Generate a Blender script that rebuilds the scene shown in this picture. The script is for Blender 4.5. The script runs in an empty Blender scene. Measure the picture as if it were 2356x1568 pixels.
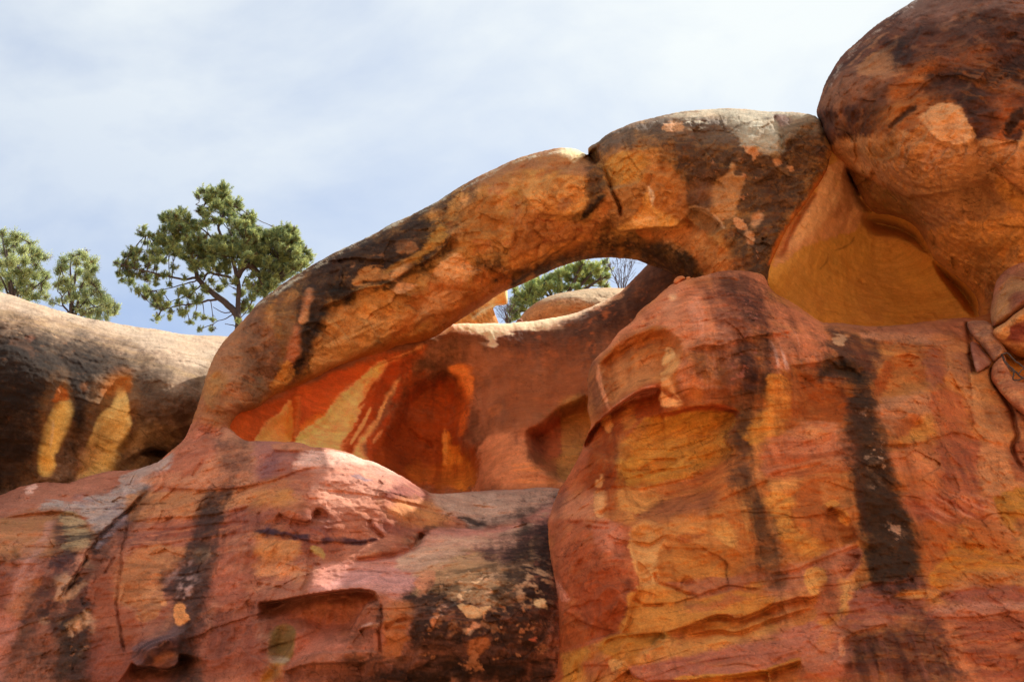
import bpy, math, random
import numpy as np
from math import radians, sin, cos, tan, pi

# ------------------------------------------------------------------ camera, sky, sun, exposure
C = bpy.context.scene.collection
scene = bpy.context.scene
HFOV = radians(45.0); PITCH = radians(27.0)
CAMZ = 1.6
cam_d = bpy.data.cameras.new("camera"); cam = bpy.data.objects.new("camera", cam_d); C.objects.link(cam)
cam.location = (0, 0, CAMZ); cam.rotation_euler = (pi/2 + PITCH, 0, 0)
cam_d.sensor_fit = 'HORIZONTAL'; cam_d.angle = HFOV
cam_d.clip_start = 0.1; cam_d.clip_end = 5000
scene.camera = cam

SUN_AZ = radians(48.0)      # to the right of the view direction (+Y), behind the cliff
SUN_EL = radians(49.0)
SUN_DIR = np.array([sin(SUN_AZ)*cos(SUN_EL), cos(SUN_AZ)*cos(SUN_EL), sin(SUN_EL)])
world = bpy.data.worlds.new("World"); scene.world = world; world.use_nodes = True
wn = world.node_tree.nodes; wl = world.node_tree.links
bg = wn['Background']
sky = wn.new('ShaderNodeTexSky'); sky.sky_type = 'NISHITA'; sky.sun_disc = False
sky.sun_elevation = SUN_EL; sky.sun_rotation = SUN_AZ
sky.air_density = 1.0; sky.dust_density = 0.5; sky.ozone_density = 1.0; sky.altitude = 1500
# thin high cloud veil over the blue
tc = wn.new('ShaderNodeTexCoord')
mp = wn.new('ShaderNodeMapping'); mp.inputs['Scale'].default_value = (1.2, 1.2, 2.2); mp.inputs['Rotation'].default_value = (0.2, 0.5, 0.6)
wl.new(tc.outputs['Generated'], mp.inputs['Vector'])
nz = wn.new('ShaderNodeTexNoise'); nz.inputs['Scale'].default_value = 2.2; nz.inputs['Detail'].default_value = 9; nz.inputs['Roughness'].default_value = 0.55
nz.inputs['Distortion'].default_value = 0.4
wl.new(mp.outputs['Vector'], nz.inputs['Vector'])
rp = wn.new('ShaderNodeMapRange'); rp.inputs['From Min'].default_value = 0.30; rp.inputs['From Max'].default_value = 0.62
rp.inputs['To Min'].default_value = 0.0; rp.inputs['To Max'].default_value = 0.50; rp.clamp = True
wl.new(nz.outputs['Fac'], rp.inputs['Value'])
mixw = wn.new('ShaderNodeMix'); mixw.data_type = 'RGBA'
sx = wn.new('ShaderNodeSeparateXYZ'); wl.new(tc.outputs['Generated'], sx.inputs[0])
g1 = wn.new('ShaderNodeMath'); g1.operation = 'MULTIPLY_ADD'; wl.new(sx.outputs['Z'], g1.inputs[0]); g1.inputs[1].default_value = 1.9; g1.inputs[2].default_value = -.76
g2 = wn.new('ShaderNodeMath'); g2.operation = 'MULTIPLY_ADD'; wl.new(sx.outputs['X'], g2.inputs[0]); g2.inputs[1].default_value = .22; wl.new(g1.outputs[0], g2.inputs[2])
g3 = wn.new('ShaderNodeMath'); g3.operation = 'ADD'; g3.use_clamp = True; wl.new(g2.outputs[0], g3.inputs[0]); wl.new(rp.outputs['Result'], g3.inputs[1])
wl.new(g3.outputs[0], mixw.inputs[0]); 
tint = wn.new('ShaderNodeMix'); tint.data_type = 'RGBA'; tint.blend_type = 'MULTIPLY'; tint.inputs[0].default_value = 1.0
wl.new(sky.outputs['Color'], tint.inputs[6]); tint.inputs[7].default_value = (.86, .97, 1.10, 1); wl.new(tint.outputs[2], mixw.inputs[6])
mixw.inputs[7].default_value = (5.15, 5.45, 5.5, 1)
wl.new(mixw.outputs[2], bg.inputs['Color'])
bg.inputs['Strength'].default_value = 0.10

sun_d = bpy.data.lights.new("sun", 'SUN'); sun_d.energy = 4.2; sun_d.angle = radians(0.53); sun_d.color = (1.0, 0.94, 0.86)
sun = bpy.data.objects.new("sun", sun_d); C.objects.link(sun); sun.location = (30, 25, 60)
from mathutils import Vector
sun.rotation_euler = Vector(SUN_DIR).to_track_quat('Z', 'Y').to_euler()

vs = scene.view_settings
scene.display_settings.display_device = 'sRGB'
vs.view_transform = 'Standard'; vs.look = 'None'; vs.gamma = 1.0; vs.use_curve_mapping = False
vs.exposure = 0.86
scene.cycles.max_bounces = 8; scene.cycles.diffuse_bounces = 6

# ------------------------------------------------------------------ measuring frame: 2356 x 1568
FPX = 1178.0/tan(HFOV/2)
cp, sp_ = cos(PITCH), sin(PITCH)
def ray(u, v):
    a = (np.asarray(u, dtype=np.float64) - 1178.0)/FPX
    b = (784.0 - np.asarray(v, dtype=np.float64))/FPX
    return a, cp - sp_*b, sp_ + cp*b
def at(u, v, Y):                 # point at forward distance Y metres seen in direction (u, v)
    x, y, z = ray(u, v)
    t = np.asarray(Y)/y
    return x*t, y*t, CAMZ + z*t
def atv(u, v, Y):
    p = at(u, v, Y); return Vector((float(p[0]), float(p[1]), float(p[2])))

TILES = dict(a=(0,600), b=(1024,600), c=(2048,400), d=(3072,0), e=(0,1160), f=(1024,1240), g=(2048,1000), h=(3072,640),
             i=(0,1720), j=(1024,1720), k=(2048,1480), l=(3072,1200), m=(0,2044), n=(1024,2044), o=(2048,2044), p=(3072,1700), q=(3072,2044))
def _run_on(pts, cond, dx):          # carry outlines that leave the view on past its edge
    n = len(pts); b = [cond(p) for p in pts]
    if n < 2 or not any(b) or all(b): return pts
    wrap = b[0] and b[-1] and n > 2; out = []
    for i, p in enumerate(pts):
        if not b[i]: out.append(p); continue
        pv = b[i-1] if i else wrap; nx = b[i+1] if i < n-1 else wrap
        far = (p[0]+dx, p[1]); mid = (p[0]+dx*.14, p[1])
        if pv and nx: out.append(far)
        elif nx: out += [p, mid, far]
        elif pv: out += [far, mid, p]
        else: out.append(p)
    return out
def T(s, run_on=True):                        # "c 0,555 150,505 ..." : survey sheet letter switches, then points
    out = []; ox = oy = 0.0; k = 1.0
    for w in s.split():
        if w in TILES:
            ox, oy = TILES[w][0]/1.7385, TILES[w][1]/1.7385; k = 0.25022
        elif w == 'D':
            ox = oy = 0.0; k = 1.0
        else:
            a, b = w.split(','); out.append((ox + float(a)*k, oy + float(b)*k))
    if run_on: out = _run_on(out, lambda p: p[0] <= 1.0, -430.0)
    if run_on: out = _run_on(out, lambda p: p[0] >= 2354.5, 430.0)
    return np.array(out)

# ------------------------------------------------------------------ noise
_rs = np.random.RandomState(7)
_perm = np.concatenate([_rs.permutation(256)]*3).astype(np.int32)
_g = _rs.normal(size=(256, 3)).astype(np.float32); _g /= np.linalg.norm(_g, axis=1)[:, None]
def perlin(x, y, z):
    x = x.astype(np.float32); y = y.astype(np.float32); z = z.astype(np.float32)
    xi = np.floor(x); yi = np.floor(y); zi = np.floor(z)
    fx = x-xi; fy = y-yi; fz = z-zi
    X = xi.astype(np.int32) & 255; Y = yi.astype(np.int32) & 255; Z = zi.astype(np.int32) & 255
    u = fx*fx*fx*(fx*(fx*6-15)+10); v = fy*fy*fy*(fy*(fy*6-15)+10); w = fz*fz*fz*(fz*(fz*6-15)+10)
    A = _perm[X]; B = _perm[X+1]
    def gr(h, a, b, c):
        g = _g[h]; return g[..., 0]*a + g[..., 1]*b + g[..., 2]*c
    def lay(yy, zz, b, c):
        h0 = _perm[_perm[A+yy]+zz]; h1 = _perm[_perm[B+yy]+zz]
        n0 = gr(h0, fx, b, c); n1 = gr(h1, fx-1, b, c)
        return n0 + u*(n1-n0)
    a0 = lay(Y, Z, fy, fz); a1 = lay(Y+1, Z, fy-1, fz)
    b0 = lay(Y, Z+1, fy, fz-1); b1 = lay(Y+1, Z+1, fy-1, fz-1)
    a = a0 + v*(a1-a0); b = b0 + v*(b1-b0)
    return (a + w*(b-a))*1.6
def fbm(P, f, octv=4, seed=0.0, gain=0.5, sc=(1, 1, 1)):
    s = 0; amp = 1.0; tot = 0
    for k in range(octv):
        s = s + amp*perlin(P[0]*(f*sc[0])+seed+17.3*k, P[1]*(f*sc[1])+seed*1.7-9.1*k, P[2]*(f*sc[2])-seed*.6+4.4*k)
        tot += amp; amp *= gain; f *= 2.03
    return s/tot**0.75
def sstep(a, b, x):
    t = np.clip((x-a)/(b-a), 0, 1); return t*t*(3-2*t)

_cf = np.random.RandomState(11).uniform(-1, 1, (4096, 6)).astype(np.float32)
def plates(P, f, seed=0.0, warp=.35):
    """broken plates: each cell a tilted plane; returns height and closeness to a plate edge"""
    x = P[0]*f + warp*fbm(P, f*.8, 3, seed+1) + seed; y = P[1]*f + warp*fbm(P, f*.8, 3, seed+5); z = P[2]*f*1.35 + warp*fbm(P, f*.8, 3, seed+9) - seed
    xi = np.floor(x).astype(np.int64); yi = np.floor(y).astype(np.int64); zi = np.floor(z).astype(np.int64)
    b1 = np.full(x.shape, 9.0, np.float32); b2 = b1.copy(); h = np.zeros_like(b1)
    for i in (-1, 0, 1):
        for j in (-1, 0, 1):
            for k in (-1, 0, 1):
                id_ = ((xi+i)*73856093 ^ (yi+j)*19349663 ^ (zi+k)*83492791) & 4095
                c = _cf[id_]
                dx = x-(xi+i+.5+.45*c[:, 0]); dy = y-(yi+j+.5+.45*c[:, 1]); dz = z-(zi+k+.5+.45*c[:, 2])
                d = dx*dx+dy*dy+dz*dz
                near = d < b1
                b2 = np.where(near, b1, np.minimum(b2, d)); h = np.where(near, .55*c[:, 3]+.9*(c[:, 4]*dx+c[:, 5]*dz), h); b1 = np.minimum(b1, d)
    return h, np.sqrt(b2)-np.sqrt(b1)

# ------------------------------------------------------------------ 2-D curve helpers
def chaikin(p, n=2, closed=True):
    for _ in range(n):
        q = np.roll(p, -1, 0) if closed else p[1:]
        r = p if closed else p[:-1]
        z = np.empty((2*len(r), 2)); z[0::2] = .75*r+.25*q; z[1::2] = .25*r+.75*q
        p = z if closed else np.vstack([p[:1], z, p[-1:]])
    return p
def catmull(p, n=3):
    a = np.roll(p, 1, 0); b = p; c = np.roll(p, -1, 0); d = np.roll(p, -2, 0); out = []
    for k in range(n):
        t = k/n
        out.append(.5*((2*b) + (-a+c)*t + (2*a-5*b+4*c-d)*t*t + (-a+3*b-3*c+d)*t**3))
    return np.stack(out, 1).reshape(-1, 2)
def seg_dist(pts, U, V, closed):
    """distance, side sign (positive = right-hand/below for a left-to-right line), parameter along"""
    best = np.full(U.shape, 1e9, np.float32); sgn = np.zeros(U.shape, np.float32); par = np.zeros(U.shape, np.float32)
    n = len(pts); m = n if closed else n-1
    for k in range(m):
        x0, y0 = pts[k]; x1, y1 = pts[(k+1) % n]
        dx, dy = x1-x0, y1-y0; L = dx*dx+dy*dy+1e-9
        px = U-x0; py = V-y0
        t = np.clip((px*dx+py*dy)/L, 0, 1)
        ex = px-t*dx; ey = py-t*dy
        d = ex*ex+ey*ey
        w = d < best
        best = np.where(w, d, best); sgn = np.where(w, dx*py-dy*px, sgn); par = np.where(w, (k+t)/m, par)
    return np.sqrt(best), np.sign(sgn), par
def inside(pts, U, V):
    c = np.zeros(U.shape, bool); n = len(pts)
    for k in range(n):
        x0, y0 = pts[k]; x1, y1 = pts[(k+1) % n]
        if y0 == y1: continue
        w = ((y0 > V) != (y1 > V)) & (U < (x1-x0)*(V-y0)/(y1-y0)+x0)
        c ^= w
    return c
def sdf(pts, U, V):
    d, _, _ = seg_dist(pts, U, V, True)
    return np.where(inside(pts, U, V), d, -d)
def rbf(ctrl, U, V):
    c = np.array(ctrl, float); x = c[:, :2]/1000; n = len(c)
    def ph(r2): return r2*np.log(r2+1e-9)*.5
    d2 = ((x[:, None]-x[None])**2).sum(2)
    M = np.zeros((n+3, n+3)); M[:n, :n] = ph(d2) + np.eye(n)*1e-3
    M[:n, n] = 1; M[:n, n+1:] = x; M[n, :n] = 1; M[n+1:, :n] = x.T
    w = np.linalg.solve(M, np.concatenate([c[:, 2], [0, 0, 0]]))
    uu = U/1000; vv = V/1000
    r = w[n] + w[n+1]*uu + w[n+2]*vv
    for k in range(n):
        r = r + w[k]*ph((uu-x[k, 0])**2+(vv-x[k, 1])**2)
    return r
def idw(ctrl, U, V):
    s = 0; t = 0
    for a, b, c in ctrl:
        w = 1.0/(((U-a)**2+(V-b)**2)/1e4+.02)**1.5; s = s+w*c; t = t+w
    return s/t

E_LIGHT = np.array([1.0, 1.0, 1.0])
def alb(c):                       # stone tint (8-bit swatch) -> linear albedo
    c = np.array(c, float)/255
    if .605 < c[1]/c[0] < .74 and c[2]/c[0] < .42: c = c*np.array([1.03, .945, 1.0])
    l = np.where(c <= .04045, c/12.92, ((c+.055)/1.055)**2.4)
    l = l*(np.dot(l, (.3, .59, .11))/.17)**.22
    sat = 1-c.min()/max(c.max(), 1e-3); t = np.clip((sat-.25)/.4, 0, 1)
    return l*(PAL*t + np.array([1.0, 1.08, 1.10])*(1-t))
PAL = np.array([1.0, 1.30, 1.25])

# ------------------------------------------------------------------ tags and materials
def tag(o, label=None, cat=None, group=None, kind=None):
    if label: o['label'] = label
    if cat: o['category'] = cat
    if group: o['group'] = group
    if kind: o['kind'] = kind
def empty(name, loc):
    o = bpy.data.objects.new(name, None); C.objects.link(o); o.location = loc; o.empty_display_size = .3
    return o
def rock_material(name, bump=0.24, fine=1.0):
    m = bpy.data.materials.new(name); m.use_nodes = True
    n = m.node_tree.nodes; l = m.node_tree.links; b = n['Principled BSDF']
    b.inputs['Roughness'].default_value = 0.92
    b.inputs['Specular IOR Level'].default_value = 0.15
    at_ = n.new('ShaderNodeAttribute'); at_.attribute_name = 'stone'
    t = n.new('ShaderNodeTexCoord')
    def noise(scale, det, rough, mapping=None):
        x = n.new('ShaderNodeTexNoise'); x.inputs['Scale'].default_value = scale; x.inputs['Detail'].default_value = det
        x.inputs['Roughness'].default_value = rough
        if mapping:
            mm = n.new('ShaderNodeMapping'); mm.inputs['Scale'].default_value = mapping[0]; mm.inputs['Rotation'].default_value = mapping[1]
            l.new(t.outputs['Object'], mm.inputs['Vector']); l.new(mm.outputs['Vector'], x.inputs['Vector'])
        else:
            l.new(t.outputs['Object'], x.inputs['Vector'])
        return x
    g1 = noise(30, 7, .7); g2 = noise(1.0, 7, .7, ((2.6, 2.6, 14), (0.12, 0.10, 0))); g2.inputs['Distortion'].default_value = 1.2
    r1 = n.new('ShaderNodeMapRange'); r1.inputs['From Min'].default_value = .3; r1.inputs['From Max'].default_value = .7
    r1.inputs['To Min'].default_value = 1-.24*fine; r1.inputs['To Max'].default_value = 1+.24*fine; l.new(g1.outputs['Fac'], r1.inputs['Value'])
    r2 = n.new('ShaderNodeMapRange'); r2.inputs['From Min'].default_value = .32; r2.inputs['From Max'].default_value = .68
    r2.inputs['To Min'].default_value = .88; r2.inputs['To Max'].default_value = 1.12; l.new(g2.outputs['Fac'], r2.inputs['Value'])
    mm = n.new('ShaderNodeMath'); mm.operation = 'MULTIPLY'; l.new(r1.outputs[0], mm.inputs[0]); l.new(r2.outputs[0], mm.inputs[1])
    sc = n.new('ShaderNodeVectorMath'); sc.operation = 'SCALE'; l.new(at_.outputs['Color'], sc.inputs[0]); l.new(mm.outputs[0], sc.inputs['Scale'])
    l.new(sc.outputs[0], b.inputs['Base Color'])
    ad = n.new('ShaderNodeMath'); ad.operation = 'MULTIPLY_ADD'; l.new(g2.outputs['Fac'], ad.inputs[0]); ad.inputs[1].default_value = .3
    l.new(g1.outputs['Fac'], ad.inputs[2])
    bp = n.new('ShaderNodeBump'); bp.inputs['Strength'].default_value = bump; bp.inputs['Distance'].default_value = .05
    l.new(ad.outputs[0], bp.inputs['Height']); l.new(bp.outputs['Normal'], b.inputs['Normal'])
    return m
ROCK = rock_material('weathered_sandstone')
SMOOTH = rock_material('smooth_sandstone', .15, .5)

# ------------------------------------------------------------------ carved rock: outline + relief + tints, closed front and back
LIPK = 0.75
class Rock:
    def __init__(s, outline, base, R=120, A=1.1, Tb=2.0, step=2.1, rough=1.9, RB=160, sub=3, seed=1.0, clean=1.0, tone=(1, 1, 1), wear=1.0):
        s.clean = clean*np.array(tone)[None]; s.wear = wear; s.bedk = 1.0; s.feather = 1.35; o = catmull(outline, sub)
        lo = o.min(0)-2*step; hi = o.max(0)+2*step
        lo = np.maximum(lo, (-430, -130)); hi = np.minimum(hi, (2790, 1640))
        if lo[0] < -150: base = base + [(a-430, b, y) for a, b, y in base if a < 170]
        if hi[0] > 2500: base = base + [(a+430, b, y) for a, b, y in base if a > 2230]
        us = np.arange(lo[0], hi[0]+step, step); vs_ = np.arange(lo[1], hi[1]+step, step)
        U, V = np.meshgrid(us, vs_); U = U.astype(np.float32); V = V.astype(np.float32)
        S = sdf(o, U, V)
        z0 = np.zeros_like(U)
        S = S + rough*fbm((U*.03, V*.03, z0), 1.0, 4, seed)*(1.0) + .5*rough*fbm((U*.15, V*.15, z0), 1.0, 2, seed+3)
        gy, gx = np.gradient(S, step)
        gl = np.sqrt(gx*gx+gy*gy)+1e-6
        ins = S > 0
        cell = ins[:-1, :-1] | ins[1:, :-1] | ins[:-1, 1:] | ins[1:, 1:]
        vm = np.zeros(U.shape, bool)
        vm[:-1, :-1] |= cell; vm[1:, :-1] |= cell; vm[:-1, 1:] |= cell; vm[1:, 1:] |= cell
        out = vm & ~ins
        mv = np.where(out, np.clip(-S/gl, 0, 2.2*step), 0)
        U = U + mv*gx/gl; V = V + mv*gy/gl
        S = np.where(out, 0, S)
        s.shape = U.shape; s.cell = cell; s.vm = vm; s.out = out
        s.idx = np.full(U.shape, -1, np.int64); s.idx[vm] = np.arange(vm.sum())
        s.u = U[vm]; s.v = V[vm]; s.s = np.maximum(S[vm], 0); s.isb = out[vm]
        s.base = rbf(base, s.u, s.v).astype(np.float32)
        Rr = idw(R, s.u, s.v) if isinstance(R, list) else R
        Ar = idw(A, s.u, s.v) if isinstance(A, list) else A
        q = np.clip(1-s.s/Rr, 0, 1)
        s.Y = s.base + Ar*(1-np.sqrt(np.maximum(1-q*q, 0)))
        qb = np.clip(1-s.s/RB, 0, 1)
        Tb = idw(Tb, s.u, s.v) if isinstance(Tb, list) else Tb
        s.Yb = s.base + Ar + Tb*np.sqrt(np.maximum(1-qb*qb, 0))
        s.fade = sstep(0, 18, s.s)
        s.P = [a.astype(np.float32) for a in at(s.u, s.v, s.base)]
        s.col = None; s.dirt = np.zeros(len(s.u), np.float32)
    # ---- relief (metres, + = away from the viewer)
    def near(s, pts, pad):
        lo = pts.min(0)-pad; hi = pts.max(0)+pad
        return np.nonzero((s.u > lo[0]) & (s.u < hi[0]) & (s.v > lo[1]) & (s.v < hi[1]))[0]
    def dent(s, poly, d, soft=20, warp=0, n=2):
        p = catmull(T(poly), 3); k = s.near(p, soft+warp+5)
        if len(k) == 0: return
        x = sdf(p, s.u[k], s.v[k])
        if warp: x = x + warp*fbm([a[k] for a in s.P], 2.2, 3, 5.5)
        s.Y[k] += d*sstep(-.15*soft, soft, x)
    def groove(s, line, w, d, warp=3):
        p = chaikin(T(line), 1, False); k = s.near(p, 4*w+warp)
        if len(k) == 0: return
        u = s.u[k] + warp*fbm([a[k] for a in s.P], 2.5, 3, 2.1); v = s.v[k] + warp*fbm([a[k] for a in s.P], 2.5, 3, 8.4)
        x, _, t = seg_dist(p, u, v, False)
        e = sstep(0, .12, t)*sstep(1, .88, t)*.8+.2
        s.Y[k] += d*e*np.exp(-(x/w)**2)
    def lip(s, line, drop, w, side=1, warp=4, pre=0.0):
        """overhang: the side under the line starts 'drop' metres further back and comes forward again over w"""
        p = chaikin(T(line), 1, False); k = s.near(p, 3*w+10)
        if len(k) == 0: return
        u = s.u[k] + warp*fbm([a[k] for a in s.P], 2.0, 3, 3.1); v = s.v[k] + warp*fbm([a[k] for a in s.P], 2.0, 3, 9.4)
        x, sg, t = seg_dist(p, u, v, False)
        e = sstep(0, .15, t)*sstep(1, .85, t)
        x = x*sg*side
        s.Y[k] += e*np.where(x > 0, LIPK*drop*np.exp(-(np.abs(x)/w)**1.5)*sstep(-.01, 6.0, x), -pre*np.exp(-(x/(w*.6))**2))
    def bump(s, u, v, ru, rv, h, rot=0):
        c, n = cos(radians(rot)), sin(radians(rot))
        x = ((s.u-u)*c+(s.v-v)*n)/ru; y = (-(s.u-u)*n+(s.v-v)*c)/rv
        s.Y -= h*np.exp(-(x*x+y*y))
    def rough(s, big=.12, mid=.035, fine=.012, bed=.02, bil=.05, saw=.0, plate=0.0, pf=1.0, f=.7, seed=0.0, tilt=.1):
        P = s.P
        e = s.fade*.85+.15
        d = big*fbm(P, f, 3, seed+1) + mid*fbm(P, 3.0, 4, seed+2) + fine*fbm(P, 13, 3, seed+3)
        zz = P[2] + tilt*P[0] + .25*fbm(P, .5, 2, seed+7)
        d = d + bed*fbm([P[0]*.35, P[1]*.35, zz*5.0], 1.0, 3, seed+5)
        d = d - bil*(1-np.abs(fbm(P, 1.7, 4, seed+9))*2.2)
        if plate:
            for fq, am, sd in ((pf, 1.0, 0.0), (pf*2.7, .4, 31.0)):
                h, ed = plates(P, fq, seed+sd)
                mk = sstep(-.25, .3, fbm(P, .55*pf, 2, seed+sd+3))
                d = d + plate*am*h*mk
                s.dirt = np.maximum(s.dirt, mk*sstep(.05, .012, ed)*sstep(.0, .3, fbm(P, 1.4, 2, seed+sd+4))*.4*e)
        if saw:
            for fq, am, sd in ((1.7, 1.0, 0), (4.6, .5, 3)):
                x = zz*fq + .5*fbm(P, .8, 3, seed+11+sd); fr = x-np.floor(x)
                mk = sstep(-.05, .35, fbm([P[0]*.6, P[1]*.6, P[2]*1.2], 1.0, 3, seed+13+sd))
                d = d + saw*am*mk*(fr**1.5)*sstep(1.0, .93, fr)
                s.dirt = np.maximum(s.dirt, mk*sstep(.90, .96, fr)*sstep(1.0, .98, fr)*.5*e)
        s.Y += d*e
    def flakes(s, poly, amp=.05, f=1.6, seed=0.0, soft=30):
        """spalled scales: terraced noise"""
        p = chaikin(T(poly), 1); k = s.near(p, soft)
        if len(k) == 0: return
        P = [a[k] for a in s.P]
        n = fbm(P, f, 4, seed+21)*3.0
        st = np.floor(n) + sstep(.86, 1.0, n-np.floor(n))
        e = sstep(0, soft, sdf(p, s.u[k], s.v[k]))*s.fade[k]
        s.Y[k] += .75*amp*st*e
        fr = n-np.floor(n); s.dirt[k] = np.maximum(s.dirt[k], e*sstep(.80, .93, fr)*sstep(1.0, .97, fr)*.22)
    # ---- tints
    def paint(s, c): s.rk = 0.0; s.col = np.tile(alb(c), (len(s.u), 1)); s.Pf = [a.astype(np.float32) for a in at(s.u, s.v, s.Y)]
    def mix(s, k, c, m):
        m = m[:, None]; s.col[k] = s.col[k]*(1-m) + alb(c)*m
    def mottle(s, c, f=.8, lo=-.2, hi=.5, op=.6, seed=0.0, sc=(1, 1, 1), octv=4):
        m = sstep(lo, hi, fbm(s.Pf, f, octv, seed+31, .55, sc))*op
        s.mix(slice(None), c, m)
    def reg(s, poly, c, soft=5, warp=7, op=1.0, n=1, f=2.6, seed=0.0, holes=0.0, sc=(1, 1, 1), rimk=.30):
        p = catmull(T(poly), 3); s.rk += 1.37; seed = seed + s.rk; k = s.near(p, 3*soft+2*warp+4)
        if len(k) == 0: return
        P = [a[k] for a in s.Pf]
        x = sdf(p, s.u[k], s.v[k]) + 2.0 + warp*1.5*fbm(P, f, 5, seed+11, .62, sc)
        x = x + s.bedk*min(warp, 9)*1.5*fbm([P[0]*.9, P[1]*.9, (P[2]+.12*P[0])*7], 1.0, 4, seed+37, .6)
        so = soft*s.feather*(.4 + 1.6*sstep(-.25, .55, fbm(P, 1.1, 2, seed+17)))
        if sum(c) < 330:                      # varnish: feathered, grainy edge
            dk = sstep(330, 190, np.array(float(sum(c))))
            so = so*(1+1.7*dk); x = x + dk*so*.9*fbm(P, 11, 4, seed+33, .7)
            x = x + dk*so*1.1*fbm([P[0]*4.5, P[1]*.4, P[2]*.5], 1.0, 3, seed+35)
        m = sstep(-so, so, x)*op
        m = m*(1-.22*sstep(.0, .5, fbm(P, 4.0, 4, seed+23, .6)))
        st = fbm([P[0]*.7, P[1]*.7, (P[2]+.12*P[0])*6], 1.0, 4, seed+27, .6); m = m*(1-.24*sstep(-.02, .5, st))
        rim = np.exp(-((x-1.5)/2.4)**2)*sstep(.0, .3, fbm(P, 1.3, 2, seed+29))*rimk*op; s.col[k] = s.col[k]*(1-rim[:, None]*np.array([.8, 1.0, 1.0]))
        if holes: m = m*(1-holes*sstep(.12, .38, fbm(P, 5.5, 4, seed+13, .6)))
        s.mix(k, c, m)
    def line(s, pts, c, w=3, soft=2, warp=4, op=1.0, seed=0.0, brk=0.0):
        p = chaikin(T(pts), 1, False); k = s.near(p, w+soft+2*warp+4)
        if len(k) == 0: return
        P = [a[k] for a in s.Pf]
        u = s.u[k] + warp*fbm(P, 2.5, 3, seed+2.1); v = s.v[k] + warp*fbm(P, 2.5, 3, seed+8.4)
        x, _, t = seg_dist(p, u, v, False)
        x = w*(.45+.55*np.sin(np.pi*np.clip(t, .03, .97))) - x + (w*.8)*fbm(P, 7, 3, seed+4)
        m = sstep(-soft, soft, x)*op
        if brk: m = m*sstep(-.1, .2, fbm(P, 1.7, 2, seed+6)+.25-brk)
        s.mix(k, c, m)
    def speck(s, poly, c, f=6, thr=.25, sharp=.12, op=.9, soft=25, seed=0.0, sc=(1, 1, 1), octv=4):
        p = chaikin(T(poly), 1); k = s.near(p, soft)
        if len(k) == 0: return
        P = [a[k] for a in s.Pf]
        e = sstep(-soft, soft, sdf(p, s.u[k], s.v[k]))
        m = sstep(thr-sharp, thr+sharp, fbm(P, f, octv, seed+41, .6, sc) - .35*(1-e))*e*op
        s.mix(k, c, m)
    def bands(s, poly, c, f=6.0, tilt=.1, thr=.1, op=.6, soft=15, seed=0.0, wob=.2):
        p = chaikin(T(poly), 1); k = s.near(p, soft)
        if len(k) == 0: return
        P = [a[k] for a in s.Pf]
        zz = P[2] + tilt*P[0] + wob*fbm(P, .6, 2, seed+7)
        m = sstep(thr-.15, thr+.2, fbm([P[0]*.5, P[1]*.5, zz*f], 1.0, 4, seed+51, .6))
        s.mix(k, c, m*op*sstep(-soft, soft, sdf(p, s.u[k], s.v[k])))
    def drips(s, poly, c, f=4.0, thr=.05, op=.7, soft=15, seed=0.0, lean=0.0):
        p = chaikin(T(poly), 1); k = s.near(p, soft)
        if len(k) == 0: return
        P = [a[k] for a in s.Pf]
        xx = P[0] + lean*P[2] + .03*fbm(P, 2.0, 2, seed)
        m = sstep(thr-.2, thr+.25, fbm([xx*f, P[1]*.3, P[2]*f*.09], 1.0, 4, seed+61, .6))
        s.mix(k, c, m*op*sstep(-soft, soft, sdf(p, s.u[k], s.v[k])))
    def weather(s):
        """fine wear over everything: grain, faint runs, hairline cracks, dust; plus shade painted along step edges"""
        P = s.Pf
        m = 1 + .26*fbm(P, 2.2, 5, 71, .6) + .34*fbm(P, 9, 4, 73, .65)*sstep(-.35, .45, fbm(P, .9, 3, 74))
        zz = P[2] + .1*P[0] + .3*fbm(P, .5, 2, 75)
        m = m*(1 + .16*fbm([P[0]*.6, P[1]*.6, zz*7], 1.0, 4, 77, .65))
        m = m*(1 + .18*fbm([P[0]*5, P[1]*.4, P[2]*.3], 1.0, 4, 79)*sstep(-.2, .4, fbm(P, .6, 2, 80)))
        wp = fbm(P, .55, 3, 91); q = 5*fbm([P[0]+.5*wp, P[1], P[2]*1.5+.6*wp], .6, 2, 93) + zz*2.2 + .12*fbm(P, 4, 3, 95)
        mk = sstep(-.1, .4, fbm(P, .8, 2, 97)); fr = q*2.2; fr = fr-np.floor(fr)
        m = m*(1 + mk*(.12*np.sin(2*np.pi*q) - .22*sstep(.86, .95, fr)*sstep(1.0, .96, fr)))
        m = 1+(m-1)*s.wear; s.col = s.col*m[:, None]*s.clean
        h = fbm(P, .9, 3, 81)[:, None]; s.col = s.col*(1 + h*np.array([.0, .08, .14])[None])
        c = np.abs(fbm(P, 1.6, 4, 83, .55)); g = sstep(.05, .3, fbm(P, .7, 2, 85))
        c2 = np.abs(fbm([P[0]*.8, P[1]*.8, zz*2.6], 1.1, 4, 84, .55)); k = np.maximum(sstep(.022, .004, c)*g, sstep(.016, .003, c2)*sstep(.0, .3, fbm(P, .6, 2, 86)))*.42*s.wear; s.col = s.col*(1-k[:, None])
        s.Y = s.Y + .02*k
        s.col = s.col*(1 - s.dirt*sstep(-.3, .3, fbm(P, 3.0, 3, 87)))[:, None]  # thin shadow lines at plate, bed and flake edges, darkened in the tint
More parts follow.
